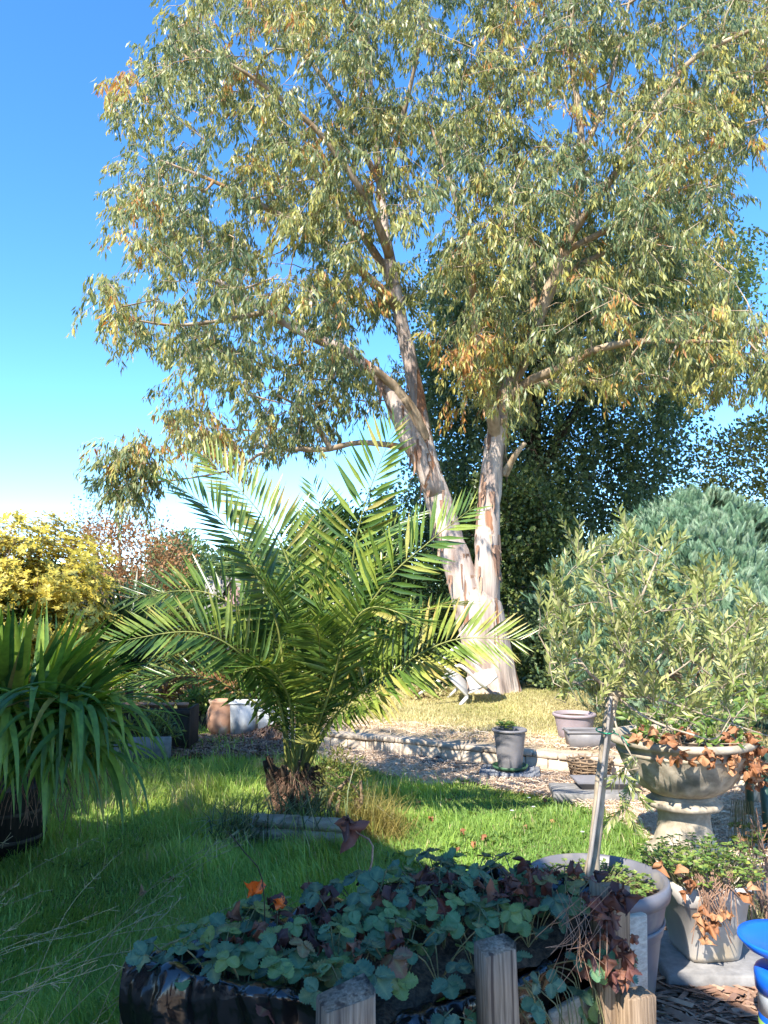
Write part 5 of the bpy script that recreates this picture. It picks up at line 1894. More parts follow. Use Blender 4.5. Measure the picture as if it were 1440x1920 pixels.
for (px, py, n_) in ((1215, 1385, 5), (1265, 1382, 6), (1245, 1425, 4), (1325, 1420, 8), (1365, 1425, 8), (1385, 1395, 9), (1410, 1420, 10), (1425, 1450, 9), (1400, 1380, 8), (1432, 1475, 5), (1392, 1440, 6)):
    for q in range(n_): dp_.append(P(px + random.gauss(0, 14), py + random.gauss(0, 10) - 8, 4.34 + .25 * max(0, (px - 1340) / 100) + random.gauss(0, .02)))
dead_leaves(up, dp_, .075, DLB)
for q in range(3):
    pass
# ivy trail hanging right of the bowl
herb('trailing_vine', 'yellow green vine hanging down beside the right of the urn', 'vine', P(1392, 1500, 4.85), 40, .1, .06, .7, 'lime', -.34)
herb('bright_leaf_plant', 'bright green broad leafed plant behind the right rim of the urn', 'plant', P(1410, 1370, 5.5), 60, .34, .085, .6, 'lime', .34)
# grey green fine leaved shrub at right edge
bush('fine_leaf_shrub', 'fine twiggy grey green shrub at the right edge behind the urn', 'shrub', [(1350, 1330), (1350, 1230), (1370, 1160), (1420, 1150), (1540, 1150), (1560, 1330)], 5.9, .2, 150, 16, .1, .055, .2, 'olive', (P(1430, 1480, 5.9)[0], 5.95), stem_mat='olivebark', part='leaves', r0=.0022)

# green plastic chair behind the urn
gc0 = P(1425, 1590, 5.0)
gch = thing('garden_chair', 'dark green plastic garden chair partly hidden behind the urn', 'chair', (gc0[0] + .1, 5.2, 0))
Rg = rotz(.5)
go = np.array([gc0[0] + .14, 5.3, 0])
s1 = Soup()
s1.box(go + np.array([0, 0, .42]), (.46, .46, .035), Rg, bev=.012)
s1.build('seat', M['chairgreen'], gch)
for sx in (-1, 1):
    for sy in (-1, 1):
        s1 = Soup()
        s1.tube(np.array([go + Rg @ np.array([sx * .25, sy * .25, 0]), go + Rg @ np.array([sx * .2, sy * .2, .42])]), np.array([.026, .032]), sides=7)
        s1.build('leg', M['chairgreen'], gch)
    s1 = Soup()
    s1.tube(spline(np.array([go + Rg @ np.array([sx * .21, -.22, .42]), go + Rg @ np.array([sx * .24, -.22, .6]), go + Rg @ np.array([sx * .25, 0, .64]), go + Rg @ np.array([sx * .22, .24, .66])]), 10), .022, sides=6)
    s1.build('armrest', M['chairgreen'], gch)
s1 = Soup()
s1.box(go + Rg @ np.array([0, .25, .64]), (.42, .03, .4), Rg @ rotx(-.2), bev=.012)
s1.build('backrest', M['chairgreen'], gch)

# ------------------------------------------------------------------ olive tree in grey pot
OP = np.array([P(1118, 1640, 3.12)[0], 3.12, 0])
opz = P(1118, 1650, 3.12)[2]
opot = round_pot('plant_pot', 'big round grey plastic pot holding the olive tree', OP, .19, .255, opz + .02, .055, 'potgrey')
s1 = Soup()
s1.lathe([(.236, opz - .16), (.243, opz - .135), (.247, opz - .12), (.24, opz - .118)], OP, seg=48)
s1.build('band', M['potgrey'], opot, smooth=True)
SZ = opz - .03
herb('pot_weed', 'low bright clover like weeds covering the soil around the olive stem', 'weeds', OP + np.array([0, 0, SZ]), 230, .22, .017, .9, 'lime', .045)
ol = thing('olive_tree', 'slender staked olive tree with silvery green leaves in the big grey pot', 'tree', (OP[0], OP[1], SZ))
s1 = Soup()
sk = []


def obr(ctrl, radii, n=18, sides=8):
    c = spline(pd(ctrl), n)
    rad = np.interp(np.linspace(0, 1, n), np.linspace(0, 1, len(radii)), radii) * .74 * (1 + rng.normal(0, .06, n))
    s1.tube(c, rad, sides=sides)
    return c, rad


tk = obr([(1108, 1650, 3.12), (1118, 1560, 3.12), (1128, 1450, 3.12), (1138, 1370, 3.12), (1150, 1305, 3.12)], [.036, .031, .029, .028, .031], n=24, sides=12)
for ctrl, rr in (([(1150, 1308, 3.12), (1125, 1280, 3.05), (1095, 1250, 3.0), (1065, 1190, 2.95), (1040, 1120, 2.95)], [.014, .01, .008, .005, .003]),
                 ([(1150, 1305, 3.12), (1172, 1296, 3.12), (1186, 1296, 3.1)], [.022, .022, .02]),
                 ([(1165, 1300, 3.12), (1160, 1230, 3.15), (1150, 1150, 3.2), (1130, 1060, 3.2), (1125, 1020, 3.2)], [.012, .01, .008, .005, .003]),
                 ([(1170, 1297, 3.12), (1168, 1250, 3.05), (1185, 1170, 3.0), (1215, 1090, 2.95), (1240, 1030, 2.95)], [.013, .011, .009, .006, .003]),
                 ([(1178, 1296, 3.1), (1230, 1240, 3.2), (1290, 1160, 3.3), (1330, 1090, 3.35)], [.009, .006, .004, .002]),
                 ([(1178, 1297, 3.1), (1250, 1270, 3.0), (1330, 1210, 2.9), (1420, 1130, 2.85)], [.008, .005, .0035, .002]),
                 ([(1165, 1305, 3.12), (1230, 1310, 3.1), (1320, 1340, 3.1), (1440, 1380, 3.1)], [.008, .006, .005, .003]),
                 ([(1160, 1310, 3.1), (1220, 1350, 2.95), (1290, 1375, 2.9), (1340, 1385, 2.85), (1370, 1345, 2.85)], [.008, .006, .005, .004, .002]),
                 ([(1145, 1315, 3.12), (1100, 1290, 3.2), (1050, 1260, 3.3), (1010, 1190, 3.35)], [.009, .007, .005, .003]),
                 ([(1150, 1310, 3.1), (1155, 1360, 3.0), (1180, 1410, 2.95), (1200, 1440, 2.95)], [.006, .005, .004, .002])):
    sk.append(obr(ctrl, rr))
OPOLY = [(1005, 1130), (1040, 1080), (1075, 1030), (1130, 1000), (1180, 985), (1215, 1010), (1260, 1040), (1300, 1090), (1350, 1070), (1400, 1130), (1440, 1130), (1440, 1260), (1430, 1370), (1330, 1385), (1240, 1360), (1180, 1330),
         (1110, 1330), (1060, 1350), (1020, 1290), (1000, 1210)]
tp = np.concatenate([sample_poly(OPOLY, 200), sample_poly([(1120, 1420), (1200, 1390), (1235, 1440), (1180, 1530), (1120, 1480)], 5)])
tg = PV(tp, np.clip(rng.normal(3.1, .2, len(tp)), 2.7, 3.5))
br, l2 = grow(sk, tg, step=.08, jit=.01)
draw_branches(s1, br, l2, r0=.0022, p=.36, rmax=.008, sides=5)
LF = []
for q, (t_, c) in enumerate(zip(tg, br)):
    d0 = norm(norm(c[-1] - c[-2]) * .6 + np.array([0, 0, .8]) + rng.normal(0, .3, 3))
    L = rng.uniform(.1, .2)
    if tp[q, 1] > 1390: d0 = norm(np.array([rng.normal(0, .5), -.2, -.6]))
    e = t_ + d0 * L
    s1.tube(np.array([t_, (t_ + e) / 2, e]), np.array([.002, .0016, .001]), sides=3, cap=False)
    k_ = 12
    fr_ = frames(d0[None], rand_dirs(1))[0]
    for j in range(k_):
        an = (j % 2) * PI / 2 + rng.normal(0, .25)
        for s_ in (0, PI):
            dd = norm(d0 * .85 + (fr_[:, 0] * math.cos(an + s_) + fr_[:, 2] * math.sin(an + s_)) * .55 + rng.normal(0, .12, 3))
            LF.append((t_ + d0 * L * (j + .3) / k_, dd, rng.uniform(.032, .052) * (1.1 if tp[q, 1] > 1390 else 1)))
    LF.append((e, d0, .04))
s1.build('trunk', M['olivebark'], ol, smooth=True)
cam_p = np.array([0, 0, CAMZ])
LF.sort(key=lambda q: np.linalg.norm(q[0] - cam_p))
OLM = Soup().add(leaf_t(.29, .7), LEAF_F).mesh('leaf')
OLM.materials.append(M['olive_single'])
for p_, d_, L in LF[:300]:
    put('leaf', OLM, mat4(frames(d_[None], rand_dirs(1))[0], p_, L), ol)
rest = LF[300:]
lf = Soup()
scatter_leaves(lf, np.array([q[0] for q in rest]), np.array([q[1] for q in rest]), np.array([q[2] for q in rest]), .29, np.clip(rng.normal(.5, .22, len(rest)), 0, 1), up=rand_dirs(len(rest)), fold=.7)
lf.build('foliage', M['olive'], ol, kind='stuff')
cn = Soup()
ca, cb = P(1100, 1655, 3.06), P(1146, 1305, 3.08)
cn.tube(spline(np.array([ca, (ca + cb) / 2 + [.004, 0, 0], cb]), 10), np.linspace(.0075, .0065, 10), sides=8)
cane = tag(cn.build('cane', M['cane'], loc=tuple(ca)), 'pale grey support cane tied to the olive stem', 'cane')
s1 = Soup()
tpt = P(1133, 1372, 3.08)
an = np.linspace(0, 2 * PI, 20)
s1.tube(np.stack([tpt[0] + .012 + .033 * np.cos(an), tpt[1] + .03 + .05 * np.sin(an), tpt[2] + .004 * np.sin(an)], 1), .003, sides=5)
s1.tube(spline(np.array([tpt + [.03, -.02, 0], tpt + [.06, -.03, -.015], tpt + [.085, -.03, -.05]]), 8), .0022, sides=4)
tag(s1.build('plant_tie', M['greentie'], loc=tuple(tpt)), 'green plastic tie holding olive stem to its cane', 'tie')

# ------------------------------------------------------------------ square off-white pot on a slab
WP = P(1335, 1785, 3.3)
wpz = .075
s1 = Soup()
s1.box([WP[0] + .05, 3.38, .035], (.52, .42, .07), rotz(-.06), bev=.008)
tag(s1.build('slab', M['slabgrey'], loc=(WP[0] + .05, 3.38, 0)), 'worn grey concrete slab under the dirty white square pot', 'slab')
WC = np.array([WP[0], 3.38, wpz])
wp = thing('square_pot', 'dirty white square plastic pot overflowing with weeds on a grey slab', 'pot', tuple(WC))
s1 = Soup()
Rp = rotz(.12)
V = []
hw = P(1335, 1655, 3.3)[2] - wpz
prof4 = [(0, .105), (.02, .112), (hw - .075, .142), (hw - .07, .15), (hw - .004, .155), (hw, .15), (hw - .005, .143), (hw - .09, .135)]
nn_ = 24
for z, r_ in prof4:
    for q in range(nn_):
        an = 2 * PI * q / nn_
        c4, s4 = math.cos(an), math.sin(an)
        k_ = (abs(c4) ** 7 + abs(s4) ** 7) ** (-1 / 7)
        V.append(WC + Rp @ np.array([r_ * k_ * c4, r_ * k_ * s4, z]))
F_ = [list(range(nn_))[::-1]] + [[r_ * nn_ + j, r_ * nn_ + (j + 1) % nn_, (r_ + 1) * nn_ + (j + 1) % nn_, (r_ + 1) * nn_ + j] for r_ in range(len(prof4) - 1) for j in range(nn_)] + [[(len(prof4) - 1) * nn_ + j for j in range(nn_)]]
s1.add(V, F_)
s1.build('body', M['whitepot'], wp)
WT = WC + np.array([0, 0, hw - .03])
herb('pot_weed', 'yellowing weedy growth spilling over the dirty white square pot', 'weeds', WT, 330, .24, .026, .6, 'lime', .13)
wd = thing('dead_vine', 'dead brown vine with curled leaves hanging down the white square pot', 'vine', tuple(WT))
s1 = Soup()
for q in range(46):
    a_ = P(random.uniform(1300, 1375), random.uniform(1630, 1645), 3.2)
    e = P(1290 + random.gauss(48, 26), random.uniform(1680, 1775), 3.19 + random.gauss(0, .01))
    s1.tube(spline(np.array([a_, a_ * .5 + e * .5 + [random.gauss(0, .012), -.015, 0], e]), 7), .0022, sides=4, cap=False)
s1.build('stems', M['stake'], wd, kind='stuff')
dl = [P(px + random.gauss(0, 6), py + random.gauss(0, 8), 3.17) for px, py in ((1285, 1640), (1288, 1655), (1315, 1690), (1318, 1705), (1325, 1720), (1330, 1700), (1345, 1700), (1360, 1715), (1365, 1700), (1372, 1710), (1322, 1735), (1328, 1740), (1308, 1660), (1400, 1665), (1405, 1650), (1260, 1610), (1240, 1608))]
dead_leaves(wd, dl, .06, DLB, down=1.6)
# reddish dry stems at the right edge
bs = thing('dry_stems', 'cluster of reddish dry cut stems at the right edge beside the white pot', 'plant', (P(1430, 1690, 3.6)[0], 3.6, 0))
s1 = Soup()
for q in range(16):
    a_ = np.array([P(1430, 1690, 3.6)[0] + random.gauss(.02, .05), 3.6 + random.gauss(0, .05), 0])
    e = P(random.uniform(1380, 1460), random.uniform(1500, 1600), 3.6 + random.gauss(0, .1))
    s1.tube(spline(np.array([a_, (a_ + e) / 2 + rng.normal(0, .02, 3), e]), 7), np.linspace(.005, .002, 7), sides=5, cap=False)
s1.build('stems', M['stake'], bs, kind='stuff')
lf = Soup()
kk = 60
pp_ = np.array([P(random.uniform(1385, 1450), random.uniform(1520, 1650), 3.55 + random.gauss(0, .08)) for _ in range(kk)])
scatter_leaves(lf, pp_, rand_dirs(kk), rng.uniform(.015, .03, kk), .6, rng.random(kk))
lf.build('leaves', M['rust'], bs, kind='stuff')
tuft('grass_tuft', 'yellow green dry grass tuft between white pot and dry stems', np.array([P(1425, 1700, 3.65)[0], 3.65, 0]), 160, .3, .003, 'drygrass', .4, r=.05)

# blue container
BC = np.array([P(1478, 1790, 2.65)[0], 2.65, 0])
bz = P(1478, 1765, 2.65)[2]
bcn = thing('blue_container', 'bright blue flared plastic container with clear striped body at the right edge', 'container', tuple(BC))
s1 = Soup()
s1.lathe([(.0, bz - .005), (.06, bz - .006), (.13, bz + .004), (.148, bz + .012), (.15, bz + .004), (.13, bz - .02), (.07, bz - .045), (.055, bz - .055), (.055, bz - .085)], BC, seg=48)
s1.build('funnel', M['bluepl'], bcn, smooth=True)
s1 = Soup()
s1.lathe([(.05, bz - .08), (.085, bz - .082), (.1, bz - .09), (.105, bz - .1), (.103, bz - .15), (.098, bz - .15)], BC, seg=48)
s1.build('lid', M['bluepl'], bcn, smooth=True)
s1 = Soup()
s1.lathe([(.096, bz - .148), (.097, bz - .22), (.096, bz - .22)], BC, seg=48)
s1.build('body', M['clearpl'], bcn, smooth=True)
s1 = Soup()
s1.lathe([(.097, bz - .22), (.097, bz - .24)], BC, seg=48)
s1.lathe([(.098, bz - .258), (.097, 0.0), (0, 0)], BC, seg=48)
s1.build('sleeve', M['bluepl'], bcn, smooth=True)
s1 = Soup()
s1.lathe([(.0985, bz - .239), (.0985, bz - .259)], BC, seg=48)
s1.build('stripe', M['stripeg'], bcn, smooth=True)

# ------------------------------------------------------------------ strawberry bed
ZB = .55
bL, bN, bR = G(240, 1800, ZB), G(655, 1874, ZB), G(1165, 1660, ZB)
bB = bL + bR - bN
bed = thing('raised_bed', 'pallet wood raised bed lined with black plastic full of strawberries', 'planter', ((bL[0] + bR[0]) / 2, (bL[1] + bR[1]) / 2, 0))
e1 = norm(bR - bN)
e2 = norm(bL - bN)
e1[2] = e2[2] = 0
n1 = np.array([e1[1], -e1[0], 0])
n1 = n1 if n1[1] < 0 else -n1
n2_ = np.array([e2[1], -e2[0], 0])
n2_ = n2_ if n2_[1] < 0 else -n2_
R1 = np.stack([e1, -n1, [0, 0, 1]], 1)
R2 = np.stack([-e2, -n2_, [0, 0, 1]], 1)
if np.linalg.det(R1) < 0: R1[:, 1] *= -1
if np.linalg.det(R2) < 0: R2[:, 1] *= -1
L1, L2 = np.linalg.norm(bR - bN), np.linalg.norm(bL - bN)
# soil
s1 = Soup()
cb_ = (bL + bR) / 2
gx_, gy_ = np.linspace(0, 1, 24), np.linspace(0, 1, 18)
XX, YY = np.meshgrid(gx_, gy_)
V = bN + (bR - bN) * XX.ravel()[:, None] + (bL - bN) * YY.ravel()[:, None]
V[:, 2] = .44 + .05 * np.sin(PI * XX.ravel()) * np.sin(PI * YY.ravel()) + rng.normal(0, .012, XX.size)
i_ = (np.arange(17)[:, None] * 24 + np.arange(23)[None]).ravel()
s1.add(V, np.stack([i_, i_ + 1, i_ + 25, i_ + 24], 1))
s1.build('soil', M['soil'], bed)


def post(px, py, d_, wpx, h_extra, mat, lean=0.0, rot=.5):
    c = P(px, py, d_)
    w = wpx / FPX * d_
    s_ = Soup()
    H_ = c[2]
    R_ = roty(lean) @ rotz(rot)
    nseg = 7
    tilt = np.linspace(-1, 1, 8)[[1, 3, 5, 6, 5, 3, 1, 0]] * random.uniform(-.02, .02)
    V = []
    for j in range(nseg):
        t = j / (nseg - 1)
        hw_, hd_ = w / 2 * (1 + rng.normal(0, .015)), w * .36 * (1 + rng.normal(0, .015))
        zz_ = np.array([0, 0, H_ * t])
        top = (rng.normal(0, .005, 8) + tilt if j == nseg - 1 else np.zeros(8))
        bb = hw_ * .07
        ring = [(-hw_ + bb, -hd_), (hw_ - bb, -hd_), (hw_, -hd_ + bb), (hw_, hd_ - bb), (hw_ - bb, hd_), (-hw_ + bb, hd_), (-hw_, hd_ - bb), (-hw_, -hd_ + bb)]
        for (x_, y_), tz_ in zip(ring, top):
            V.append(np.array([c[0], c[1], 0]) + R_ @ (np.array([x_, y_, tz_]) + zz_))
    F_ = [[q * 8 + j, q * 8 + (j + 1) % 8, (q + 1) * 8 + (j + 1) % 8, (q + 1) * 8 + j] for q in range(nseg - 1) for j in range(8)] + [[(nseg - 1) * 8 + j for j in range(8)]]
    s_.add(V, F_)
    return s_.build('post', M[mat], bed)


ang1 = math.atan2(e1[1], e1[0])
post(648, 1862, 1.83, 92, 0, 'woodgrey', 0, ang1 - .35)
post(941, 1768, 2.12, 62, 0, 'woodgrey', -.03, ang1 - .3)
post(1135, 1660, 2.5, 58, 0, 'woodwarm', .02, ang1 - .3)
# boards of the right front face and the far faces
for k_, (f0, f1, z_, h_, mt) in enumerate(((.02, .98, .1, .09, 'woodpale'), (.62, .99, .24, .1, 'woodpale'), (.02, .98, .02, .07, 'woodpale'))):
    s1 = Soup()
    c = bN + (bR - bN) * (f0 + f1) / 2 + n1 * .035
    c[2] = z_ + h_ / 2 - .03
    s1.box(c, (L1 * (f1 - f0), .022, h_), R1 @ rotx(.0) @ roty(random.gauss(0, .02)), bev=.004)
    s1.build('board', M[mt], bed)
for z_ in (.1, .26, .42):
    s1 = Soup()
    c = (bB + bR) / 2
    c = c + np.array([.02, .03, 0])
    c[2] = z_
    s1.box(c, (L2, .022, .12), R2, bev=.004)
    s1.build('board', M['woodgrey'], bed)
    s1 = Soup()
    c = (bB + bL) / 2 + np.array([-.02, .02, 0])
    c[2] = z_
    s1.box(c, (L1, .022, .12), R1, bev=.004)
    s1.build('board', M['woodgrey'], bed)


# liner: folded sheet over the edges
def liner(p0, p1, nrm, zt, zb, ins, n=110, m_=34, amp=.02, seed=0, sag=None):
    r_ = np.random.default_rng(seed)
    L = np.linalg.norm(p1 - p0)
    V = []
    ph = r_.uniform(0, 6, 6)
    for i_ in range(n):
        t = i_ / (n - 1)
        base_ = p0 + (p1 - p0) * t
        wav = sum(np.sin(t * L * f + p_) / (1 + .35 * k_) for k_, (f, p_) in enumerate(zip((9, 15, 23, 37, 55, 80), ph)))
        rimz = zt + .007 * wav + (sag(t) if sag else 0)
        for j in range(m_):
            s_ = j / (m_ - 1)
            if s_ < .25:      # inside flap
                q = s_ / .25
                p_ = base_ - nrm * ins * (1 - q) + np.array([0, 0, rimz - .09 * (1 - q) ** 2])
            elif s_ < .45:    # rolled rim
                q = (s_ - .25) / .2
                p_ = base_ + nrm * (.028 * q + .012 * wav * q) + np.array([0, 0, rimz - .035 * q * q * (1 + .8 * np.sin(t * L * 9 + ph[0]))])
            else:             # hanging outside
                q = (s_ - .45) / .55
                p_ = base_ + nrm * (.028 + .012 * wav + amp * (1 - 2 * np.abs(np.sin(t * L * 7 + ph[1] + q * 1.6 + .8 * np.sin(t * L * 19))) ** .6) * q ** .5 - .03 * q) + np.array([0, 0, rimz - .035 * (1 + .8 * np.sin(t * L * 9 + ph[0])) - (rimz - zb) * q])
            p_ = np.array([p_[0], p_[1], p_[2]]) - np.array([0, 0, base_[2]]) * 1.0
            V.append(p_ + np.array([0, 0, base_[2]]) + r_.normal(0, .0008, 3))
    F_ = np.array([[i_ * m_ + j, (i_ + 1) * m_ + j, (i_ + 1) * m_ + j + 1, i_ * m_ + j + 1] for i_ in range(n - 1) for j in range(m_ - 1)])
    V = np.array(V)
    ridg = 1 - np.abs(vnoise(V[:, 0] + V[:, 1] * .7, V[:, 2] * 1.3, 22, seed + 40)) - .6 * np.abs(vnoise(V[:, 1] - V[:, 0], V[:, 2], 47, seed + 60))
    V = V + nrm * (.011 * ridg)[:, None] + np.array([0, 0, 1.0]) * (.006 * ridg)[:, None]
    return Soup().add(V, F_)


def flat(p_): return np.array([p_[0], p_[1], 0.0])


ln = liner(flat(bL), flat(bN) - flat(e2) * 0, n2_, .545, .03, .1, seed=3, amp=.03)
ln.build('liner', M['liner'], bed, smooth=True)
ln = liner(flat(bN + e1 * .05), flat(bR), n1, .47, .22, .1, seed=5, amp=.03, n=110, sag=lambda t: -.05 * math.sin(PI * t))
ln.build('liner', M['liner'], bed, smooth=True)
ln = liner(flat(bB), flat(bL), np.array([-n1[0], -n1[1], 0]), .54, .3, .08, seed=8, amp=.02)
ln.build('liner', M['liner'], bed, smooth=True)
ln = liner(flat(bR), flat(bB), np.array([-n2_[0], -n2_[1], 0]), .55, .3, .08, seed=9, amp=.02)
ln.build('liner', M['liner'], bed, smooth=True)


# strawberry plants
def leaflet_geo(sx, seed, L=1.0):
    r_ = np.random.default_rng(seed)
    npnt = 26
    mid, rim_ = [], []
    V = [[0, 0, 0], [0, .33, -.07], [0, .66, -.06], [0, 1.0, -.1]]
    cup = r_.uniform(.12, .35)
    for s_ in (-1, 1):
        for q in range(1, npnt // 2 + 1):
            t = q / (npnt / 2 + 1)
            w = .42 * math.sin(PI * t ** .85) ** .62
            tooth = .06 if q % 2 else -.03
            V.append([s_ * (w + tooth), t + (.03 if q % 2 else 0), cup * (w ** 2) * 1.6 - .12 * t * t + (.045 if q % 2 else -.035)])
    h = npnt // 2
    F_ = []
    for si in range(2):
        o_ = 4 + si * h
        prev = 0
        for q in range(h):
            t = (q + 1) / (h + 1)
            m_ = 0 if t < .2 else 1 if t < .5 else 2 if t < .85 else 3
            ring = [prev, o_ + q, m_] if prev != m_ else None
            if q > 0:
                f = [o_ + q - 1, o_ + q, mprev]
                F_.append(f if si else f[::-1])
                if m_ != mprev:
                    f = [mprev, o_ + q, m_]
                    F_.append(f if si else f[::-1])
            mprev = m_
        f = [o_ + h - 1, 3, mprev]
        if mprev != 3: F_.append(f if si else f[::-1])
    return np.array(V), np.array(F_)


def trifoliate(seed):
    s_ = Soup()
    r_ = np.random.default_rng(seed)
    for k_, (an, off) in enumerate(((0, .1), (1.25, .0), (-1.25, .0))):
        V, F_ = leaflet_geo(1, seed * 3 + k_)
        V = V @ (rotz(an + r_.normal(0, .12)) @ rotx(r_.normal(-.12, .18))).T * (1.0 if k_ == 0 else .92)
        s_.add(V + np.array([0, off, 0]), F_, np.r_[[.75, .85, .85, .7], np.full(len(V) - 4, .2)])
    me = s_.mesh('leaf', smooth=False)
    me.materials.append(M['straw_berry'])
    return me


TRI = [trifoliate(q + 1) for q in range(8)]
spots = []
ORD = ['first', 'second', 'third', 'fourth', 'fifth', 'sixth', 'seventh', 'eighth', 'last']
for ia_, a_ in enumerate(np.linspace(.05, .95, 9)):
    for ib_, b_ in enumerate(np.linspace(.1, .94, 5)):
        spots.append((ia_, ib_, np.clip(a_ + random.gauss(0, .03), .03, .97), np.clip(b_ + random.gauss(0, .04), .05, .96)))
random.shuffle(spots)
kk = 0
for ia_, ib_, a_, b_ in spots[:45]:
    c = bN + (bR - bN) * a_ + (bL - bN) * b_
    c[2] = .46
    o = thing('strawberry_plant', 'strawberry plant, ' + ORD[ia_] + ' from left in ' + ['the front row along the posts', 'the second row behind the posts', 'the middle row of the bed', 'the second row from the back', 'the back row of the bed'][ib_], 'plant', tuple(c), 'strawberry plants filling the raised bed')
    pt_ = Soup()
    nlv = random.choice([5, 6, 7])
    for q in range(nlv):
        an = q * 2 * PI / nlv + random.uniform(-.4, .4)
        r_ = random.uniform(.02, .12)
        hgt = random.uniform(.04, .15) + .05 * math.sin(PI * a_) * math.sin(PI * b_)
        e = c + np.array([math.cos(an) * r_, math.sin(an) * r_, hgt])
        dirr = np.array([math.cos(an), math.sin(an), random.uniform(-.35, .25)])
        pt_.tube(spline(np.array([c, c * .5 + e * .5 + [0, 0, .02], e]), 5), .0022, sides=4, cap=False)
        nrmv = np.array([math.cos(an) * .25, math.sin(an) * .25 - .25, 1.0]) + rng.normal(0, .28, 3)
        Rl = frames(dirr[None], nrmv[None])[0]
        put('leaf', random.choice(TRI), mat4(Rl, e, random.uniform(.037, .06)), o)
        kk += 1
    pt_.build('petioles', M['petiole'], o, kind='stuff')

for q in range(9):
    f_ = .05 + .1 * q if q < 5 else .52 + .1 * (q - 5)
    c = bN + (bR - bN) * f_ + n1 * .03
    c[2] = .43
    o = thing('strawberry_plant', 'strawberry plant spilling over the post side edge, ' + ORD[q] + ' along it counting from the nearest post', 'plant', tuple(c), 'strawberry plants filling the raised bed')
    pt_ = Soup()
    for w_ in range(9):
        t_ = rng.uniform(-.11, .11)
        e = c + e1 * t_ + n1 * random.uniform(.03, .13) + np.array([0, 0, random.uniform(-.3, .06)])
        dirr = n1 * .8 + e1 * rng.normal(0, .5) + np.array([0, 0, random.uniform(-.7, .1)])
        pt_.tube(spline(np.array([c, c * .5 + e * .5 + n1 * .03 + [0, 0, .03], e]), 5), .002, sides=4, cap=False)
        put('leaf', random.choice(TRI), mat4(frames(dirr[None], (n1 * .8 + np.array([0, 0, .8]) + rng.normal(0, .25, 3))[None])[0], e, random.uniform(.037, .058)), o)
    pt_.build('petioles', M['petiole'], o, kind='stuff')

# dead brown strawberry leaves lying among them and hanging over the right corner
for grp, lst in (('top', [(random.uniform(.1, .95), random.uniform(.12, .98)) for _ in range(90)]),):
    for a_, b_ in lst:
        c = bN + (bR - bN) * a_ + (bL - bN) * b_
        c[2] = .53 + random.uniform(0, .09)
        d_ = norm(rng.normal(0, 1, 3) * [1, 1, .6])[None]
        R = frames(d_, (np.array([0, -.4, .8]) + rng.normal(0, .5, 3))[None])[0]
        o = bpy.data.objects.new('dead_leaf', random.choice(DLD))
        o.matrix_world = Matrix(mat4(R, c, random.uniform(.045, .075)).tolist())
        link(o)
        tag(o, 'curled dark brown dead leaf among the strawberry plants', 'leaf', 'dead leaves in the strawberry bed')
dv = thing('dead_foliage', 'mass of dark brown withered leaves draped over the right post of the bed', 'plant', tuple(P(1140, 1700, 2.45)))
dl = [P(1140 + random.gauss(0, 26), 1700 + random.uniform(-40, 130), 2.41 + random.gauss(0, .02)) for q in range(46)]
dl += [P(1010 + random.gauss(0, 60), 1640 + random.gauss(0, 16), 2.6) for q in range(16)]
dead_leaves(dv, dl, .06, DLD, down=1.4)
s1 = Soup()
for q in range(26):
    a_ = P(random.uniform(1040, 1150), random.uniform(1660, 1740), 2.38)
    e = P(random.uniform(1000, 1140), random.uniform(1720, 1860), 2.28)
    s1.tube(spline(np.array([a_, a_ * .5 + e * .5 + rng.normal(0, .015, 3) + [0, -.03, 0], e]), 6), .001, sides=3, cap=False, t=random.random())
s1.build('dry_runners', M['stake'], dv, kind='stuff')
# orange dying leaf
for (px, py, s_, rl, lb) in ((470, 1672, .075, .3, 'bright orange dying leaf with a blackened top standing above the bed'),
                             (535, 1692, .052, -.5, 'smaller orange leaf half hidden among dark leaves in the bed')):
    c = P(px, py + 14, 2.35)
    me = deadleaf_mesh('orange_leaf', 'orange', px, .8)
    R = frames(np.array([[rl, -.3, .8]]), np.array([[.4, -1.0, .4]]))[0]
    o = bpy.data.objects.new('orange_leaf', me)
    o.matrix_world = Matrix(mat4(R, c, s_).tolist())
    link(o)
    tag(o, lb, 'leaf')
# dead flower stalk with a hanging dark leaf, and a thin dark stalk
s1 = Soup()
a_ = bN + (bR - bN) * .5 + (bL - bN) * .75
stp = np.array([a_[0], a_[1], .5])
s1.tube(spline(np.array([stp, P(700, 1595, 2.6), P(668, 1560, 2.65), P(652, 1528, 2.65)]), 12), np.linspace(.004, .0025, 12), sides=5)
ds = thing('dead_stalk', 'leaning brown dead stalk with a dark withered leaf above the strawberries', 'stalk', tuple(stp))
s1.build('stalk', M['stake'], ds)
dead_leaves(ds, [P(650, 1526, 2.64), P(655, 1527, 2.63), P(646, 1530, 2.65)], .09, DLD, down=4)
s1 = Soup()
p0 = np.array([P(500, 1690, 2.3)[0], 2.3, .5])
s1.tube(spline(np.array([p0, P(492, 1650, 2.3), P(460, 1600, 2.3), P(430, 1562, 2.3)]), 10), .0017, sides=4)
tag(s1.build('thin_stalk', M['wooddark'], loc=tuple(p0)), 'thin dark bare stalk leaning over the lawn beside the orange leaf', 'stalk')

# other pallet boards right of the bed
for (px, py, d_, w, h_, th, rz, mt, lb) in ((1183, 1790, 2.62, .11, .24, .03, .45, 'woodpale', 'pale sawn board standing on edge before the olive pot'),
                                            (1190, 1905, 2.45, .1, .13, .07, .4, 'woodwarm', 'short rough timber offcut lying at the bottom beside the bed')):
    c = P(px, py, d_)
    zt = c[2] + h_ / 2
    s1 = Soup()
    s1.box([c[0], c[1], zt / 2], (w, th, zt), rotz(rz) @ roty(.04), bev=.005)
    tag(s1.build('board', M[mt], loc=(c[0], c[1], 0)), lb, 'board')

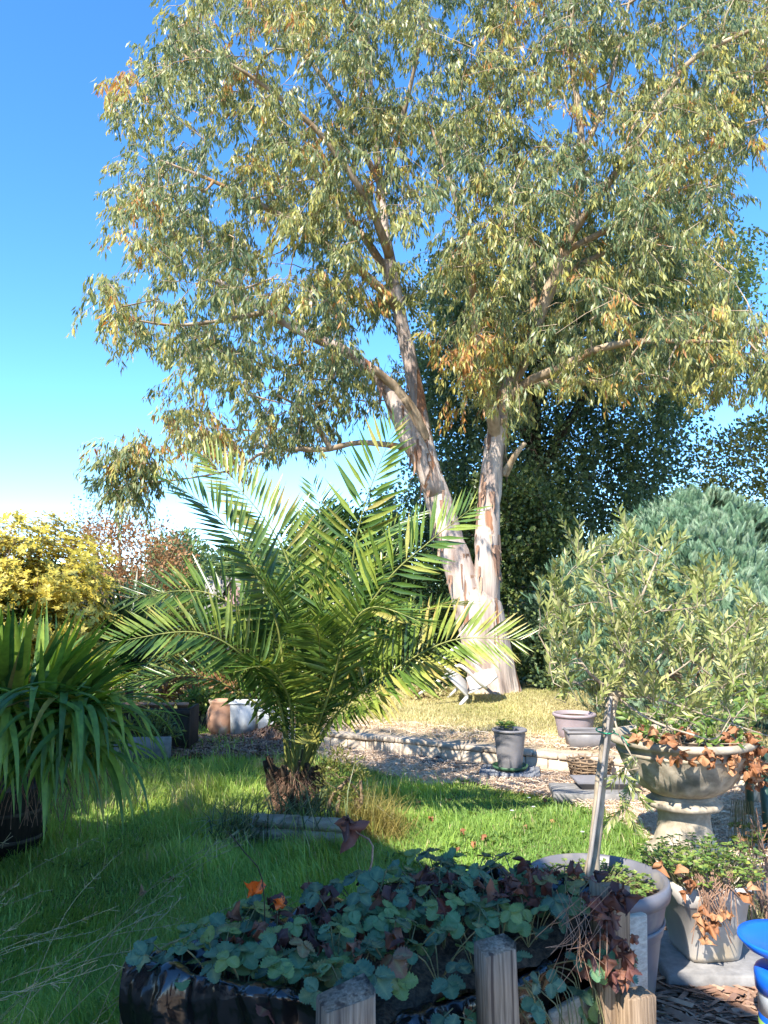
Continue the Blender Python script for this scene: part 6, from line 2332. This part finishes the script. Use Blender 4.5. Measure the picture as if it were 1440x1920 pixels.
# ------------------------------------------------------------------ small things on the lawn
hay = Soup()
for q in range(44):
    a_ = np.array([random.uniform(-1.9, -.8), random.uniform(2.0, 3.2), 0.0])
    an = random.uniform(-.2, .9)
    L = random.uniform(.5, 1.1)
    e = a_ + np.array([math.cos(an) * L * .85, math.sin(an) * L * .3, random.uniform(.25, .62)])
    mid = a_ + (e - a_) * .5 + np.array([0, 0, .12])
    c = spline(np.array([a_, mid, e]), 12)
    hay.tube(c, np.linspace(.0019, .0009, 12), sides=3, cap=False, t=random.random())
    for k_ in range(12):
        j = random.randint(8, 11)
        e2_ = c[j] + norm(c[11] - c[8]) * random.uniform(.01, .04) + rng.normal(0, .012, 3)
        hay.tube(np.array([c[j], e2_]), .0009, sides=3, cap=False, t=random.random())
tag(hay.build('seed_grass', M['hay'], kind='stuff'), 'tall pale seeding grass stems leaning across the lower left', 'grass')
fl = [(300, 1850, 'dead'), (130, 1832, 'dead')]
for q in range(18):
    px, py = random.choice([(random.uniform(760, 1210), random.uniform(1475, 1600)), (random.uniform(760, 1210), random.uniform(1475, 1600)), (random.uniform(100, 700), random.uniform(1560, 1850))])
    c = G(px, py, .05)
    d_ = norm(np.array([random.gauss(0, 1), random.gauss(0, 1), random.gauss(0, .15)]))[None]
    o = bpy.data.objects.new('fallen_leaf', random.choice(DLB))
    o.matrix_world = Matrix(mat4(frames(d_, np.array([[0, -.2, 1.0]]))[0], c, random.uniform(.03, .055)).tolist())
    link(o)
    tag(o, 'fallen brown leaf lying on the green lawn grass', 'leaf', 'fallen leaves on the lawn')
for q, (px, py) in enumerate(((992, 1496), (1000, 1513), (1092, 1560), (960, 1520))):
    c = G(px, py, .07)
    o = thing('daisy', 'tiny white daisy in the sunny grass, ' + ['farthest back of the four', 'just in front of the farthest', 'nearest the olive cane', 'farthest left of the four'][q], 'flower', tuple(c), 'daisies in the sunny grass')
    s1 = Soup()
    for k_ in range(9):
        an = k_ * 2 * PI / 9
        s1.stamp(leaf_t(.5, .3), LEAF_F, frames(np.array([[math.cos(an), math.sin(an), .25]]), np.array([[0, 0, 1.0]])) * .016, c[None], np.array([.5]))
    s1.build('petals', M['petal'], o)
    s1 = Soup()
    s1.tube(np.array([c - [0, 0, .07], c]), .001, sides=3)
    s1.build('stem', M['petiole'], o)
